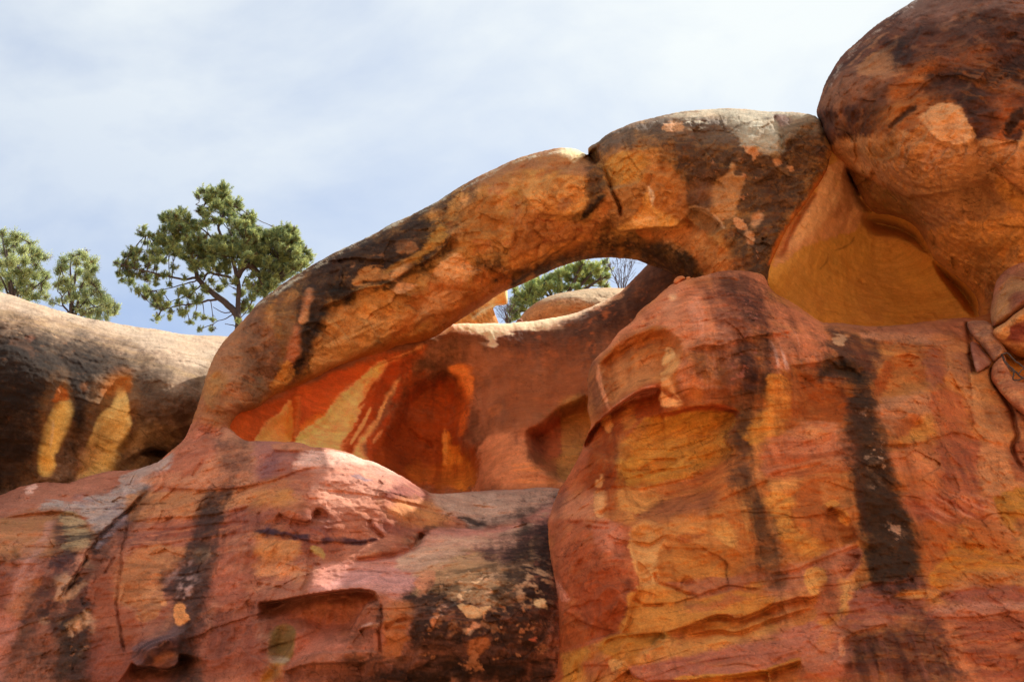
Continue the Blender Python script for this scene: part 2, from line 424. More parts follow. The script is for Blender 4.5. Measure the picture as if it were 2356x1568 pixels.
    # ---- mesh
    def build(s, name, mat, parent=None):
        s.weather()
        N = len(s.u)
        fx, fy, fz = at(s.u, s.v, s.Y)
        ins = np.nonzero(~s.isb)[0]
        bi = np.full(N, -1, np.int64); bi[ins] = N + np.arange(len(ins)); bi[s.isb] = np.nonzero(s.isb)[0]
        Yb = np.maximum(s.Yb, s.Y+.15)[ins]
        bx, by, bz = at(s.u[ins], s.v[ins], Yb)
        co = np.stack([np.concatenate([fx, bx]), np.concatenate([fy, by]), np.concatenate([fz, bz])], 1).astype(np.float32)
        r, c = np.nonzero(s.cell)
        a = s.idx[r, c]; b = s.idx[r, c+1]; d = s.idx[r+1, c+1]; e = s.idx[r+1, c]
        F = np.stack([a, e, d, b], 1)
        G = np.stack([bi[a], bi[b], bi[d], bi[e]], 1)
        allb = s.isb[a] & s.isb[b] & s.isb[d] & s.isb[e]
        faces = np.concatenate([F, G[~allb]])
        org = co.mean(0); co = co - org
        me = bpy.data.meshes.new(name)
        me.vertices.add(len(co)); me.vertices.foreach_set('co', co.ravel())
        me.loops.add(faces.size); me.loops.foreach_set('vertex_index', faces.ravel().astype(np.int32))
        me.polygons.add(len(faces)); me.polygons.foreach_set('loop_start', np.arange(0, faces.size, 4, dtype=np.int32))
        me.polygons.foreach_set('use_smooth', np.ones(len(faces), bool))
        me.update(calc_edges=True); me.validate()
        col = np.concatenate([s.col, s.col[ins]]); rgba = np.ones((len(co), 4), np.float32); rgba[:, :3] = np.clip(col, .004, .95)
        at_ = me.attributes.new('stone', 'FLOAT_COLOR', 'POINT'); at_.data.foreach_set('color', rgba.ravel())
        me.materials.append(mat)
        o = bpy.data.objects.new(name, me); C.objects.link(o); o.location = [float(q) for q in org]
        if parent: o.parent = parent
        return o
# ------------------------------------------------------------------ the ground of the canyon and the plateau
def sheet(name, xs, ys, zf, colf, mat, label=None):
    X, Y = np.meshgrid(np.array(xs, float), np.array(ys, float)); Z = zf(X, Y)
    h, w = X.shape
    co = np.stack([X.ravel(), Y.ravel(), Z.ravel()], 1).astype(np.float32)
    r, c = np.meshgrid(np.arange(h-1), np.arange(w-1), indexing='ij'); i = (r*w+c).ravel()
    F = np.stack([i, i+1, i+w+1, i+w], 1)
    me = bpy.data.meshes.new(name); me.from_pydata(co.tolist(), [], F.tolist()); me.update()
    P = [co[:, 0], co[:, 1], co[:, 2]]
    rgba = np.ones((len(co), 4), np.float32); rgba[:, :3] = colf(P)
    a = me.attributes.new('stone', 'FLOAT_COLOR', 'POINT'); a.data.foreach_set('color', rgba.ravel())
    for p in me.polygons: p.use_smooth = True
    me.materials.append(mat); o = bpy.data.objects.new(name, me); C.objects.link(o); tag(o, kind='structure')
    return o
def lerpc(a, b, t): return np.array(a)[None]*(1-t[:, None]) + np.array(b)[None]*t[:, None]
def spread(a, b, n, far): return np.concatenate([[-far, -far*.4, -far*.15], np.linspace(a, b, n), [far*.15, far*.4, far]])
def ground_z(X, Y):
    P = [X, Y, X*0]
    t = np.clip((Y-13)/6.0, 0, 1)
    return np.clip(4.6*t*t, 0, 4.6) + .25*fbm(P, .15, 3, 3.0)*np.clip(np.hypot(X, Y)/8, 0, 1)
sheet('ground', spread(-60, 60, 90, 2500), spread(-60, 40, 90, 2500), ground_z,
      lambda P: lerpc((.52, .33, .20), (.44, .24, .13), sstep(-.3, .4, fbm(P, .4, 4, 2.0))), ROCK)
def wall_z(X, Y): return X*0
# far side of the canyon, behind the viewer: sunlit sandstone that throws warm light back
def canyon_side():
    xs = np.linspace(-75, 75, 120); hs = np.linspace(-1, 22, 40)
    X, H = np.meshgrid(xs, hs)
    Yw = -26 - .30*H + 3.5*fbm([X, X*0, H*.6], .06, 4, 9.0) + .8*fbm([X, X*0, H*2.0], .25, 3, 4.0)
    co = np.stack([X.ravel(), Yw.ravel(), H.ravel()], 1); h, w = X.shape
    r, c = np.meshgrid(np.arange(h-1), np.arange(w-1), indexing='ij'); i = (r*w+c).ravel()
    F = np.stack([i+w, i+w+1, i+1, i], 1).tolist()
    top = []                                       # level bench on top, so that it is no paper wall
    n0 = len(co); back = np.stack([xs, np.full_like(xs, -90.0), np.full_like(xs, 22.5)], 1)
    co = np.concatenate([co, back]); last = (h-1)*w
    for k in range(w-1): F.append([n0+k, n0+k+1, last+k+1, last+k])
    me = bpy.data.meshes.new('canyon_wall'); me.from_pydata(co.tolist(), [], F); me.update()
    co = co.astype(np.float32); P = [co[:, 0], co[:, 1], co[:, 2]]
    rgba = np.ones((len(co), 4), np.float32)
    rgba[:, :3] = lerpc((.62, .36, .18), (.50, .23, .11), sstep(-.2, .3, fbm([P[0]*.3, P[1]*.3, P[2]*2], .5, 4, 2.0)))
    a = me.attributes.new('stone', 'FLOAT_COLOR', 'POINT'); a.data.foreach_set('color', rgba.ravel())
    for p in me.polygons: p.use_smooth = True
    me.materials.append(ROCK); o = bpy.data.objects.new('canyon_wall', me); C.objects.link(o); tag(o, kind='structure')
canyon_side()
def plat_z(X, Y):
    z = CAMZ + .50*np.minimum(Y, 36) - .9 + .25*fbm([X, Y, X*0], .3, 3, 6.0)
    return z - np.clip((X-3)/6, 0, 1)*1.0
sheet('plateau', np.concatenate([np.linspace(-45, 45, 60)]), np.concatenate([np.linspace(26.5, 46, 24), [60, 90, 140]]), plat_z,
      lambda P: lerpc((.60, .45, .31), (.50, .34, .21), sstep(-.3, .3, fbm(P, .5, 4, 2.0))), ROCK)

# ------------------------------------------------------------------ cliff left of the arch
def left_cliff():
    o = T("D -90,648 e 0,15 230,90 420,150 640,215 870,268 1190,325 1430,360 1700,405 2090,425 D 560,779 620,810 690,870 700,1000 640,1120 500,1200 250,1240 -90,1260")
    s = Rock(o, [(-90,680,23.6),(0,800,22.4),(0,950,22.3),(0,1120,23.2),(150,860,22.7),(250,950,23.0),(250,1100,24.0),(300,760,24.3),(400,850,23.4),
                 (440,930,23.5),(420,1040,24.8),(380,1020,24.2),(520,790,24.8),(650,900,25.2),(650,1100,25.5),(60,1250,23.6)],
             R=[(0,700,170),(250,800,190),(500,820,230),(300,1200,60)], A=[(0,700,1.7),(250,800,1.9),(500,820,2.3),(300,1200,.4)], Tb=2.5, seed=2)
    s.rough(.10, .035, .014, .03, saw=.03, seed=2)
    s.flakes("e 0,200 300,220 900,420 1250,640 1700,820 1800,1000 1300,1250 1200,700 600,520 0,420", .035, 1.8, 2)
    s.dent("e 580,850 625,920 650,1020 640,1150 600,1270 560,1400 520,1480 i 540,150 495,230 510,300 470,420 300,450 350,380 330,320 370,200 400,80 e 440,1080 515,980", .16, 26)
    s.dent("e 1100,785 1195,800 1200,1000 1210,1230 1160,1350 1100,1430 i 1090,190 1040,300 1010,390 690,450 720,330 760,190 830,60 e 870,1150 900,980 980,850", .22, 30)
    s.dent("i 1290,200 1400,150 1540,180 1550,230 1480,260 1300,235", .5, 14)
    s.groove("e 1200,1100 1300,1250 1200,1400 1100,1520", 14, .15)
    s.paint((160, 126, 102))
    s.mottle((168, 126, 92), 1.4, -.1, .5, .6, 1)
    s.bands("e 0,0 2100,300 2100,900 1200,700 0,300", (172, 130, 92), 7, .12, .1, .55)
    s.reg("D -90,640 e 0,0 420,140 900,260 1500,360 2100,410 2000,600 1800,700 1500,600 1200,470 800,330 400,240 D -90,690", (188, 156, 130), 10, 10, .8)  # sunlit upper edge painted paler
    s.reg("D -90,735 e 0,300 250,330 480,400 700,420 1000,520 1200,680 1300,640 1500,720 1560,870 1760,960 1880,940 1850,1200 1700,1300 1400,1200 1230,1230 1210,1240 1150,1370 1050,1568 700,1568 i 700,450 0,600 D -90,1160", (110, 76, 56), 14, 16, .9, holes=.3)
    s.reg("D -90,745 e 0,350 200,400 400,470 700,480 950,560 1130,660 1180,790 1100,790 980,850 880,1000 830,1300 700,1400 560,1420 640,1150 640,950 580,850 500,980 440,1100 370,1500 i 330,300 200,460 0,520 D -90,1130", (56, 36, 27), 14, 14, .93, holes=.2)
    s.speck("e 0,330 1100,560 1150,800 800,1200 300,1500 0,1568", (150, 88, 55), 5, .42, .1, .6, seed=1)
    s.speck("e 0,350 400,380 600,400 500,480 200,440", (205, 150, 110), 5, .30, .1, .8)
    s.reg("e 150,460 260,470 310,560 290,620 250,540 100,490", (140, 84, 58), 4, 6, .7)
    s.reg("e 760,880 800,860 790,910 770,920", (190, 105, 60), 3, 4, .9)
    s.reg("e 240,430 300,430 300,465 260,470", (165, 95, 70), 3, 4, .8)
    s.reg("i 0,300 400,250 330,440 0,560", (95, 60, 42), 14, 14, .8)
    s.reg("e 1220,1240 1450,1210 1650,1320 1560,1500 1400,1568 i 1550,200 1400,310 1030,380 1100,180 e 1180,1360", (158, 114, 74), 12, 10, .9)
    s.bands("e 1180,1230 1650,1250 1568,1568 1100,1568", (120, 84, 56), 9, .1, .05, .6)
    s.reg("i 1290,200 1400,140 1540,170 1560,240 1480,265 1300,240", (62, 40, 30), 8, 3, .8)
    s.reg("i 1080,220 1200,200 1260,260 1200,330 1040,360", (120, 82, 58), 10, 8, .7)
    s.reg("D -90,760 e 0,400 250,420 480,500 760,540 980,600 1120,700 1170,800 1080,790 970,860 870,1050 820,1350 640,1500 640,950 580,850 500,980 440,1100 370,1500 i 300,460 0,540 D -90,1110", (44, 29, 22), 14, 10, .8, rimk=0)
    s.reg("e 1150,760 1300,700 1480,760 1540,880 1740,980 1840,1000 1780,1180 1640,1300 1450,1190 1250,1230 1210,1000", (92, 64, 48), 14, 12, .75, rimk=0)
    # tall pale pockets
    P1 = "e 590,850 630,920 655,1020 645,1150 605,1270 565,1400 525,1480 i 540,150 500,230 515,300 470,440 300,460 350,380 330,320 365,200 395,80 e 435,1080 510,980"
    P2 = "e 1100,785 1195,795 1205,1000 1212,1230 1165,1350 1105,1430 i 1095,190 1045,300 1010,390 690,450 715,330 755,190 825,60 e 865,1150 895,980 975,850"
    for p in (P1, P2):
        s.reg(p, (140, 84, 44), 12, 3, .85, rimk=0)
    s.reg("e 590,1010 632,1050 635,1150 600,1270 560,1390 520,1480 i 540,150 490,215 500,300 460,390 380,400 360,330 380,200 420,80 e 460,1180 530,1080", (216, 166, 92), 6, 3, .95, rimk=0)
    s.reg("e 1090,920 1140,910 1170,1010 1200,1220 1150,1340 1095,1420 i 1080,180 1030,290 1000,370 730,430 760,330 800,190 850,60 e 900,1200 960,1120 1040,1050", (216, 166, 98), 7, 3, .95, rimk=0)
    s.line("e 490,1200 485,1330 460,1450", (215, 185, 140), 3, 3, 2, .6)
    s.reg("e 560,880 620,960 600,1010 530,1020 500,990", (180, 85, 28), 5, 4, .8)
    s.reg("e 1100,790 1190,800 1190,920 1080,930 960,960 990,860", (176, 88, 30), 10, 4, .85)
    s.reg("i 760,200 850,160 900,250 750,420 700,440", (206, 140, 104), 12, 6, .4)
    s.bands("e 850,1300 1200,1300 1150,1500 800,1500", (160, 96, 40), 14, .05, .15, .5)
    o = s.build('cliff', ROCK); tag(o, 'pale rounded sandstone cliff with black varnish and two tall yellow pockets, under the junipers', 'cliff')
left_cliff()

# ------------------------------------------------------------------ wall seen through the arch, with its sunlit rim
def inner_wall():
    o = T("D 470,985 500,930 600,870 720,820 850,775 960,768 f 1690,205 1800,130 2100,122 2354,122 g 0,668 200,650 450,610 600,570 750,510 900,440 1000,380 1100,280 1180,200 1245,128 D 1510,570 1580,545 1660,590 1720,700 1720,1000 1500,1200 1250,1260 900,1260 560,1120")
    s = Rock(o, [(480,985,22.7),(560,960,23.2),(640,990,23.9),(720,980,24.2),(700,900,23.9),(820,840,24.2),(850,1000,24.5),(950,830,24.3),(960,1000,24.9),(1000,1110,25.0),
                 (1080,1120,24.8),(1060,900,24.9),(1000,780,24.2),(1120,820,24.2),(1150,960,23.9),(1130,1110,23.6),(1250,760,24.3),(1250,900,23.9),(1350,800,23.9),
                 (1400,720,24.1),(1480,650,24.0),(1560,640,23.5),(1600,760,23.5),(1500,1100,23.5),(900,1250,24.0)],
             R=[(1000,760,45),(1200,760,75),(1400,700,85),(1520,600,110),(800,850,25),(1000,1250,40)], A=[(1000,760,.45),(1200,760,.85),(1400,700,.9),(1520,600,.8),(800,850,.1),(1000,1250,.3)], Tb=1.2, RB=90, seed=4, clean=1.95, tone=(1.0, 1.05, 1.1), wear=.7)  # whole wall brightened in albedo, standing in for bounced light
    s.rough(.08, .02, .008, .012, seed=4)
    s.dent("k 720,250 600,280 450,330 370,390 270,480 130,560 140,700 190,810 260,910 370,970 480,1030 800,1030 900,600", 1.0, 34)
    s.dent("f 1280,930 1400,700 1600,600 1800,560 1930,760 1900,1150 1960,1250 2060,1310 2040,1600 1600,1600 1300,1450 1150,1200", .35, 40)
    s.dent("f 300,850 335,900 350,1080 320,1230 0,1230 100,1040 220,950", .25, 25)
    s.dent("f 830,740 1100,520 1200,490 1080,700 980,880 930,1000 800,1300 400,1230 420,1130 600,1000 700,880", .12, 20)
    s.groove("f 380,760 400,900 380,1050 340,1200", 12, -.12)
    s.groove("f 1400,1080 1480,1180 1560,1200 1620,1280", 5, .08)
    s.lip("f 1060,540 1100,490 1200,460 1400,390 1510,340", .15, 30, 1)
    s.bump(1075,905,18,50,.12)
    s.paint((138, 74, 46))
    s.mottle((104, 56, 36), 1.2, -.2, .35, .7, 3)
    s.mottle((165, 84, 44), 1.6, .1, .5, .5, 4)
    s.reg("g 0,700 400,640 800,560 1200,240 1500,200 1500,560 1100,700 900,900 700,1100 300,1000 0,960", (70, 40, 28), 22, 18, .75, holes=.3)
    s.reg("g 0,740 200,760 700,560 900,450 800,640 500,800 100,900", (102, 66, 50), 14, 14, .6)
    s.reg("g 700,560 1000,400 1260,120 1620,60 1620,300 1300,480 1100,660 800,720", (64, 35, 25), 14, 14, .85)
    s.speck("g 0,700 1300,200 1300,600 700,1300 0,1300", (168, 80, 42), 2.6, .32, .2, .6, seed=3)
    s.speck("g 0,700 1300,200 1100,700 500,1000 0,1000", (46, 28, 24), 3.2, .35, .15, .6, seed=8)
    s.reg("g 0,1100 600,1000 720,1200 690,1370 450,1420 250,1568 0,1568", (132, 62, 32), 20, 14, .8)
    # rim: its sunlit cream is put into the tint
    s.reg("f 1640,230 1690,190 1810,110 2354,100 g 0,650 450,590 700,520 900,420 870,460 700,560 450,640 430,690 300,720 150,730 0,770 f 2354,210 2220,250 2230,300 2160,350 2080,240 1900,190 1760,200 1690,230", (196, 156, 124), 7, 8, .95)
    s.reg("g 760,520 900,440 1040,340 1000,420 850,500", (180, 120, 85), 8, 8, .5)
    # the lower hollow: streaked stone, its bounced glow put into the tints
    s.reg("f D 470,990 520,940 f 0,900 600,640 1100,430 1400,380 1500,340 1560,330 1450,470 1200,500 1000,620 830,740 700,880 600,1000 400,1140 400,1300 0,1300", (176, 72, 28), 7, 6, .95)
    s.reg("f 0,940 250,760 400,720 360,860 240,960 100,1060 0,1240", (140, 52, 22), 12, 8, .7)
    s.reg("f 480,760 700,600 860,540 800,640 640,760 480,1000 400,1080 420,900", (172, 66, 30), 12, 10, .6)
    s.reg("f 400,1100 600,960 720,860 650,960 560,1060 430,1160", (196, 100, 34), 8, 6, .8)
    s.reg("f 1060,540 1200,470 1380,400 1500,330 1520,345 1380,410 1200,490 1120,530", (206, 130, 66), 3, 3, .8)
    s.reg("f 300,845 335,900 352,1080 322,1240 0,1240 100,1040 220,950", (196, 134, 70), 4, 3, .95)
    s.reg("f 380,780 400,1000 400,1250 320,1230 350,1100 345,900", (165, 76, 32), 4, 3, .9)
    s.reg("f 830,740 1000,600 1110,510 1210,480 1080,700 980,880 930,1000 800,1320 400,1280 405,1140 600,1000 700,880", (220, 144, 80), 4, 4, .97)
    s.reg("f 850,760 1060,620 1080,680 950,880 880,1000 850,900", (200, 140, 88), 20, 14, .6)
    s.reg("f 1180,520 1450,400 1400,560 1250,700 1150,880 1050,1040 900,1330 780,1310 930,1000 1090,680", (150, 52, 16), 3, 6, .97)
    s.line("f 1060,900 1000,1010 940,1120 870,1220", (200, 130, 70), 4, 2, 5, .8)
    s.line("f 950,890 1000,830 1060,740 1100,680", (150, 56, 20), 4, 2, 6, .9)
    s.reg("f 1385,580 1375,640 1250,770 1180,880 1090,1080 960,1250 1020,1390 890,1350 960,1180 1090,1040 1150,900 1240,730", (206, 138, 74), 3, 4, .95)
    s.reg("f 1385,560 1420,620 1330,800 1240,900 1280,940 1200,1060 1100,1400 1030,1390 1030,1200 1100,1110 1200,980 1260,820", (158, 54, 18), 3, 6, .95)
    s.line("f 1160,1100 1120,1150 1080,1210", (205, 135, 75), 5, 2, 4, .7)
    s.reg("f 1420,620 1500,560 1700,600 1850,640 1940,800 1900,1150 1960,1250 2060,1310 2040,1600 1300,1600 1100,1400 1200,1060 1280,940", (142, 50, 10), 6, 8, .95)
    s.reg("f 1420,480 1560,400 1740,380 1800,560 1700,640 1500,640 1380,800 1340,760", (78, 42, 22), 18, 10, .85)
    s.reg("f 1250,960 1360,940 1420,1120 1600,1260 1580,1420 1300,1500 1120,1420 1160,1200", (108, 38, 10), 16, 10, .7)
    s.reg("f 1780,540 1880,505 1960,560 1990,700 1960,800 1900,740 1850,620", (190, 92, 36), 6, 6, .9)
    s.reg("f 1900,740 1960,800 1930,1000 1900,1140 1880,1000", (178, 74, 22), 6, 6, .8)
    s.reg("f 1750,1040 1800,1200 1950,1400 2000,1600 1740,1600 1740,1300", (190, 98, 28), 6, 8, .85)
    s.line("f 1730,1100 1740,1250 1750,1400", (196, 110, 44), 6, 3, 4, .7)
    s.reg("f 1400,1430 1700,1440 1990,1430 2000,1600 1500,1600", (150, 66, 18), 8, 10, .8)
    s.drips("f 1300,1000 2000,1000 2000,1568 1200,1568", (116, 40, 8), 5, .1, .5, seed=2)
    s.reg("f 1940,800 2060,1000 2080,1300 1960,1230 1910,1140 1950,1000", (92, 44, 24), 10, 8, .8)
    s.reg("f 2080,1250 2354,1100 k 0,620 130,620 140,800 300,950 480,1040 300,1080 0,1090 j 2000,560 f 2050,1560", (172, 92, 56), 8, 8, .9)
    s.bands("k 0,700 300,950 480,1060 0,1090", (190, 98, 50), 7, .1, .05, .6)
    s.reg("k 130,560 270,480 370,390 450,330 480,800 420,900 300,900 200,800 140,700", (150, 66, 34), 5, 5, .9)
    s.reg("k 150,700 220,630 270,660 260,800 220,820", (98, 44, 28), 10, 6, .8)
    s.reg("k 460,330 700,260 760,400 560,900 470,1000 400,850 470,700", (160, 96, 46), 6, 5, .9)
    s.reg("k 230,830 300,800 420,900 500,1000 440,1010 300,930", (118, 62, 30), 10, 6, .7)
    s.reg("k 400,350 720,250 720,300 500,420 380,430", (104, 66, 30), 8, 5, .8)
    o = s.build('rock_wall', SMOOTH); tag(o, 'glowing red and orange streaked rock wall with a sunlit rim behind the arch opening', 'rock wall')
inner_wall()

# ------------------------------------------------------------------ the arch
def arch():
    o = T("e 2354,140 2250,260 2150,370 2060,470 1990,580 1930,700 1890,800 1850,960 1800,1110 1750,1250 1690,1370 1600,1450 1480,1560 D 340,1090 400,1140 520,1120 560,1040 e 2180,1330 2120,1270 2130,1210 2200,1130 f 0,900 150,790 250,745 400,690 520,630 700,540 850,480 1000,430 1170,380 1330,320 1500,290 1650,240 1850,110 2000,10 b 2200,1350 2354,1270 g 200,265 350,195 500,130 700,85 850,70 1000,75 1150,95 1245,130 D 1530,622 1600,650 1690,690 1768,690 h 0,1130 10,1000 50,900 130,720 220,560 330,420 430,270 480,200 540,80 570,-20 D 1914,345 d 510,1190 440,1068 200,1030 0,1025 c 2100,78 1900,80 1600,100 1350,150 1100,215 900,300 800,375 720,425 700,455 700,505 660,490 600,455 490,437 350,455 150,505 0,555 b 2200,170 1950,290 1700,450 1480,570 1260,670 1050,790 850,880 650,980 500,1070 300,1190 100,1340")
    s = Rock(o, [(440,990,21.75),(400,1100,22.5),(500,1080,22.1),(500,880,21.9),(530,1010,21.75),(440,1040,22.0),(560,800,22.2),(650,760,22.3),(800,650,22.3),(1000,560,22.1),(1200,450,21.7),(1400,450,21.4),(1650,400,21.0),
                 (1850,400,21.0),(1750,600,21.2),(900,750,22.6),(1100,650,22.5),(1250,560,22.3),(1450,560,22.3),(1620,620,21.9),(600,860,22.4)],
             R=[(480,950,60),(560,800,110),(800,650,140),(1100,520,140),(1300,450,150),(1560,290,120),(1680,285,120),(1750,290,110),(1450,580,80),(1780,600,14),(1850,460,14),(1890,330,22),(430,1080,25)],
             A=[(480,950,.8),(560,800,1.2),(800,650,1.35),(1100,520,1.35),(1300,450,1.35),(1560,290,1.5),(1680,285,1.9),(1750,290,2.0),(1450,580,1.2),(1780,600,.12),(1850,460,.12),(1890,330,.25),(430,1080,.2)], Tb=[(480,900,2.6),(620,800,1.8),(900,620,.7),(1300,480,.45),(1600,450,.6),(1850,450,1.0)], RB=140, seed=6, clean=1.12, tone=(1.03, 1.15, 1.2))
    s.rough(.15, .065, .022, .015, .09, saw=.04, plate=.14, pf=1.1, seed=6, tilt=-.5)
    s.lip('b 560,1480 640,1400 850,1350 900,1300 1230,1215 1400,1110 1600,1010 1740,860 1800,740', .34, 70, 1, 7)
    s.flakes("b 1600,950 2354,700 2354,1250 1800,1500 f 600,500 560,300 1400,250 b 900,1300 1200,1150", .05, 1.3, 1)
    s.flakes("c 0,700 900,500 1700,600 1650,1150 900,1150 300,1250 0,1450", .07, 1.2, 5)
    s.flakes("c 1200,150 2354,80 2354,420 1800,260 1300,300", .05, 2.2, 6)
    # notch between the two humps and its crack
    s.groove("c 690,480 760,560 840,640 880,740 900,810 980,960 1000,1080", 4, .30, 3)
    s.groove("c 700,495 720,520 780,590", 12, .5, 2)
    s.lip("c 690,480 760,560 840,640 870,740 890,830", .5, 45, -1, 3)
    s.bump(1228+20,470-30,45,45,.16)
    s.lip("c 110,740 100,860 160,950 260,1020 340,1055 430,1040 560,1060 690,1040 780,950 890,860", .16, 30, 1, 4)
    s.lip("c 880,1080 960,1190 1060,1195 1300,1165 1500,1160 1560,1110 1610,1060", .34, 45, 1, 4)
    s.lip("c 1620,980 1760,990 1850,1050 1950,1170", .25, 40, 1, 4)
    s.groove("c 1000,1060 990,1000 1100,900 1200,880 1210,960 1120,1110", 4, .07)
    s.groove("c 560,1130 660,1120 780,1120 770,1200", 5, .12)
    s.bump(1345,512,30,16,.08)
    s.groove("f 0,915 250,745 520,630 850,480 1170,380 1330,320", 5, .12, 1)
    s.lip("b 1750,1000 1880,980 2000,1060 2130,1065", .10, 30, 1)
    s.groove("b 900,1240 1050,1215 1250,1200 1400,1130", 4, .06)
    s.groove("b 1520,1090 1620,1130 1620,1200 1580,1300", 4, .05)
    s.lip("f 1450,150 1500,90 1650,20", .2, 30, 1)
    s.dent("e 1990,740 2060,790 2080,860 2030,960 1980,1080 1900,1040 1870,930 1900,830", .12, 14)
    s.groove("e 2050,1290 1960,1420 1890,1520 i 1880,270 1800,380", 5, .10)
    s.groove("d 60,1060 100,1150 130,1250 130,1400", 5, .18, 2)
    s.lip("d 0,1120 60,1180 110,1300", .15, 25, -1)
    s.bump(1800,300,26,30,.15)
    s.paint((178, 104, 50))
    s.mottle((152, 78, 34), 1.0, -.1, .4, .7, 5)
    s.mottle((198, 130, 72), 1.7, .1, .5, .65, 6)
    s.mottle((160, 62, 26), 2.6, .22, .5, .5, 7)
    # foot
    s.reg("e 2354,140 2060,470 1890,800 1800,1110 1690,1370 1480,1568 D 340,1100 560,1100 e 2150,1330 2120,1240 2300,1080 2354,1060 f 150,700 200,420 150,200 0,0", (164, 88, 56), 10, 8, .9)
    s.reg("e 2354,150 2000,560 1900,760 2050,740 2200,800 2354,700", (150, 90, 60), 16, 12, .8)
    s.reg("e 1750,1250 1990,1270 2060,1290 1900,1500 1480,1568 1690,1370 D 360,1090", (178, 92, 70), 10, 8, .9)
    s.reg("e 1990,740 2060,790 2080,860 2030,960 1980,1080 1900,1040 1870,930 1900,830", (158, 92, 48), 5, 4, .85)
    s.reg("e 1960,1020 2040,950 2060,1150 1950,1260 1880,1180", (138, 70, 40), 12, 8, .6)
    s.bands("e 2060,780 2354,720 2354,1080 2100,1120", (130, 76, 48), 9, .15, 0, .6)
    s.speck("e 2060,1290 2180,1340 2354,1390 2354,1568 1900,1568", (84, 48, 38), 2.6, .05, .2, .7)
    s.reg("b 0,1420 200,1260 450,1180 640,1300 620,1568 f 640,0 580,200 460,400 380,560 200,640 0,760 D 560,870 570,780", (98, 60, 44), 16, 14, .8, holes=.3)
    # black varnish along the back of the span
    s.reg("b 0,1430 300,1190 650,970 1050,780 1480,560 1800,370 1950,300 2030,330 1760,500 1700,590 1560,560 1500,640 1640,640 1610,760 1560,880 1640,890 1780,740 1730,860 1620,1000 1560,1090 1400,1090 1230,1210 1100,1240 900,1310 840,1390 720,1380 670,1330 640,1568 f 650,0 640,140 560,280 470,420 420,520 330,560 390,430 420,240 410,0 b 420,1500 400,1250 250,1300", (76, 47, 35), 6, 10, .93, holes=.22)
    s.reg("b 500,1060 780,900 1100,740 1280,660 1460,600 1560,580 1600,660 1540,760 1640,720 1700,760 1620,830 1540,900 1600,960 1560,1060 1400,1080 1230,1200 1100,1150 900,1130 700,1180 560,1150", (50, 31, 25), 12, 14, .85, holes=.2)
    s.reg("b 560,1240 800,1230 900,1280 860,1380 720,1390 640,1420 600,1500 520,1420", (52, 34, 27), 8, 10, .8, holes=.2)
    s.reg("b 1600,700 1760,640 1800,720 1740,800 1640,860 1560,840", (70, 46, 30), 10, 12, .6, holes=.5)
    s.reg("f 430,0 640,0 620,140 540,260 480,400 430,500 350,540 410,400 430,200", (52, 34, 26), 5, 8, .9, holes=.35)
    s.reg("b 680,1240 880,1290 830,1380 720,1375", (44, 30, 22), 6, 8, .8)
    s.speck("b 500,1080 1480,600 1500,1050 700,1350", (146, 80, 48), 4, .38, .1, .65, seed=5)
    s.reg("b 1310,900 1360,880 1420,850 1480,900 1400,930 1320,940", (150, 92, 52), 4, 8, .7)
    s.reg("b 930,1160 1050,1080 1180,1120 1250,1130 1180,1190 1050,1230 900,1250", (176, 108, 52), 6, 8, .85)
    s.reg("b 1260,1130 1330,1060 1400,1040 1390,1100 1290,1190 1250,1200", (196, 132, 76), 4, 5, .9)
    s.reg("b 1560,880 1700,700 1730,800 1650,900 1500,1000 1440,1010", (176, 106, 44), 4, 9, .6)
    s.line("b 1180,1110 1350,1040 1560,930 1650,850", (168, 96, 40), 6, 3, 5, .7)
    s.line("b 1250,1200 1400,1130 1560,1090 1700,1040", (60, 36, 24), 5, 3, 6, .6)
    s.line("b 1000,1215 1200,1215 1300,1250 1180,1290", (50, 32, 22), 6, 3, 6, .8)
    s.reg("b 470,1290 510,1300 500,1380 470,1480 410,1568 430,1450", (182, 104, 68), 4, 4, .95)
    s.reg("f 440,20 475,0 470,60 450,100 410,110", (186, 108, 66), 3, 3, .9)
    s.reg("f 370,150 385,210 395,300 385,400 350,480 310,535 285,470 300,380 320,280", (168, 84, 52), 4, 4, .95)
    s.reg("f 290,490 325,580 310,660 220,720 160,755 140,680 200,600", (186, 116, 50), 4, 7, .95)
    s.reg("f 0,620 90,640 140,720 100,800 0,860", (112, 80, 56), 10, 8, .7)
    # spalled tan sheets and hot underside
    s.reg("f 660,60 800,20 1000,30 1400,40 1500,90 1300,200 1100,310 900,420 700,520 560,590 520,430 560,300 640,200", (186, 122, 62), 8, 8, .85)
    s.bands("f 560,300 1400,40 1300,250 700,540", (196, 134, 84), 6, -.5, .1, .6, seed=2)
    s.reg("b 1740,1010 1800,975 1880,980 2000,1055 2130,1065 2050,1100 1900,1210 1780,1220 1640,1120", (206, 142, 84), 4, 5, .9)
    s.reg("b 1280,1250 1400,1210 1480,1250 1400,1290 1280,1310", (204, 138, 84), 4, 5, .8)
    s.reg("b 1600,1250 1900,1230 2130,1080 2354,1110 2354,1270 2100,1450 1900,1568 1650,1568 1700,1420 f 1400,200 1200,300", (172, 78, 30), 12, 8, .75)
    s.reg("b 1560,1380 1700,1310 1850,1300 1900,1320 1700,1440 1560,1540 1500,1568", (190, 112, 66), 5, 6, .8)
    s.reg("f 1100,310 1400,240 1850,90 2000,0 1850,110 1650,240 1330,320 1000,430 520,630 0,910 0,860 600,580 900,440", (170, 84, 30), 5, 4, .8)
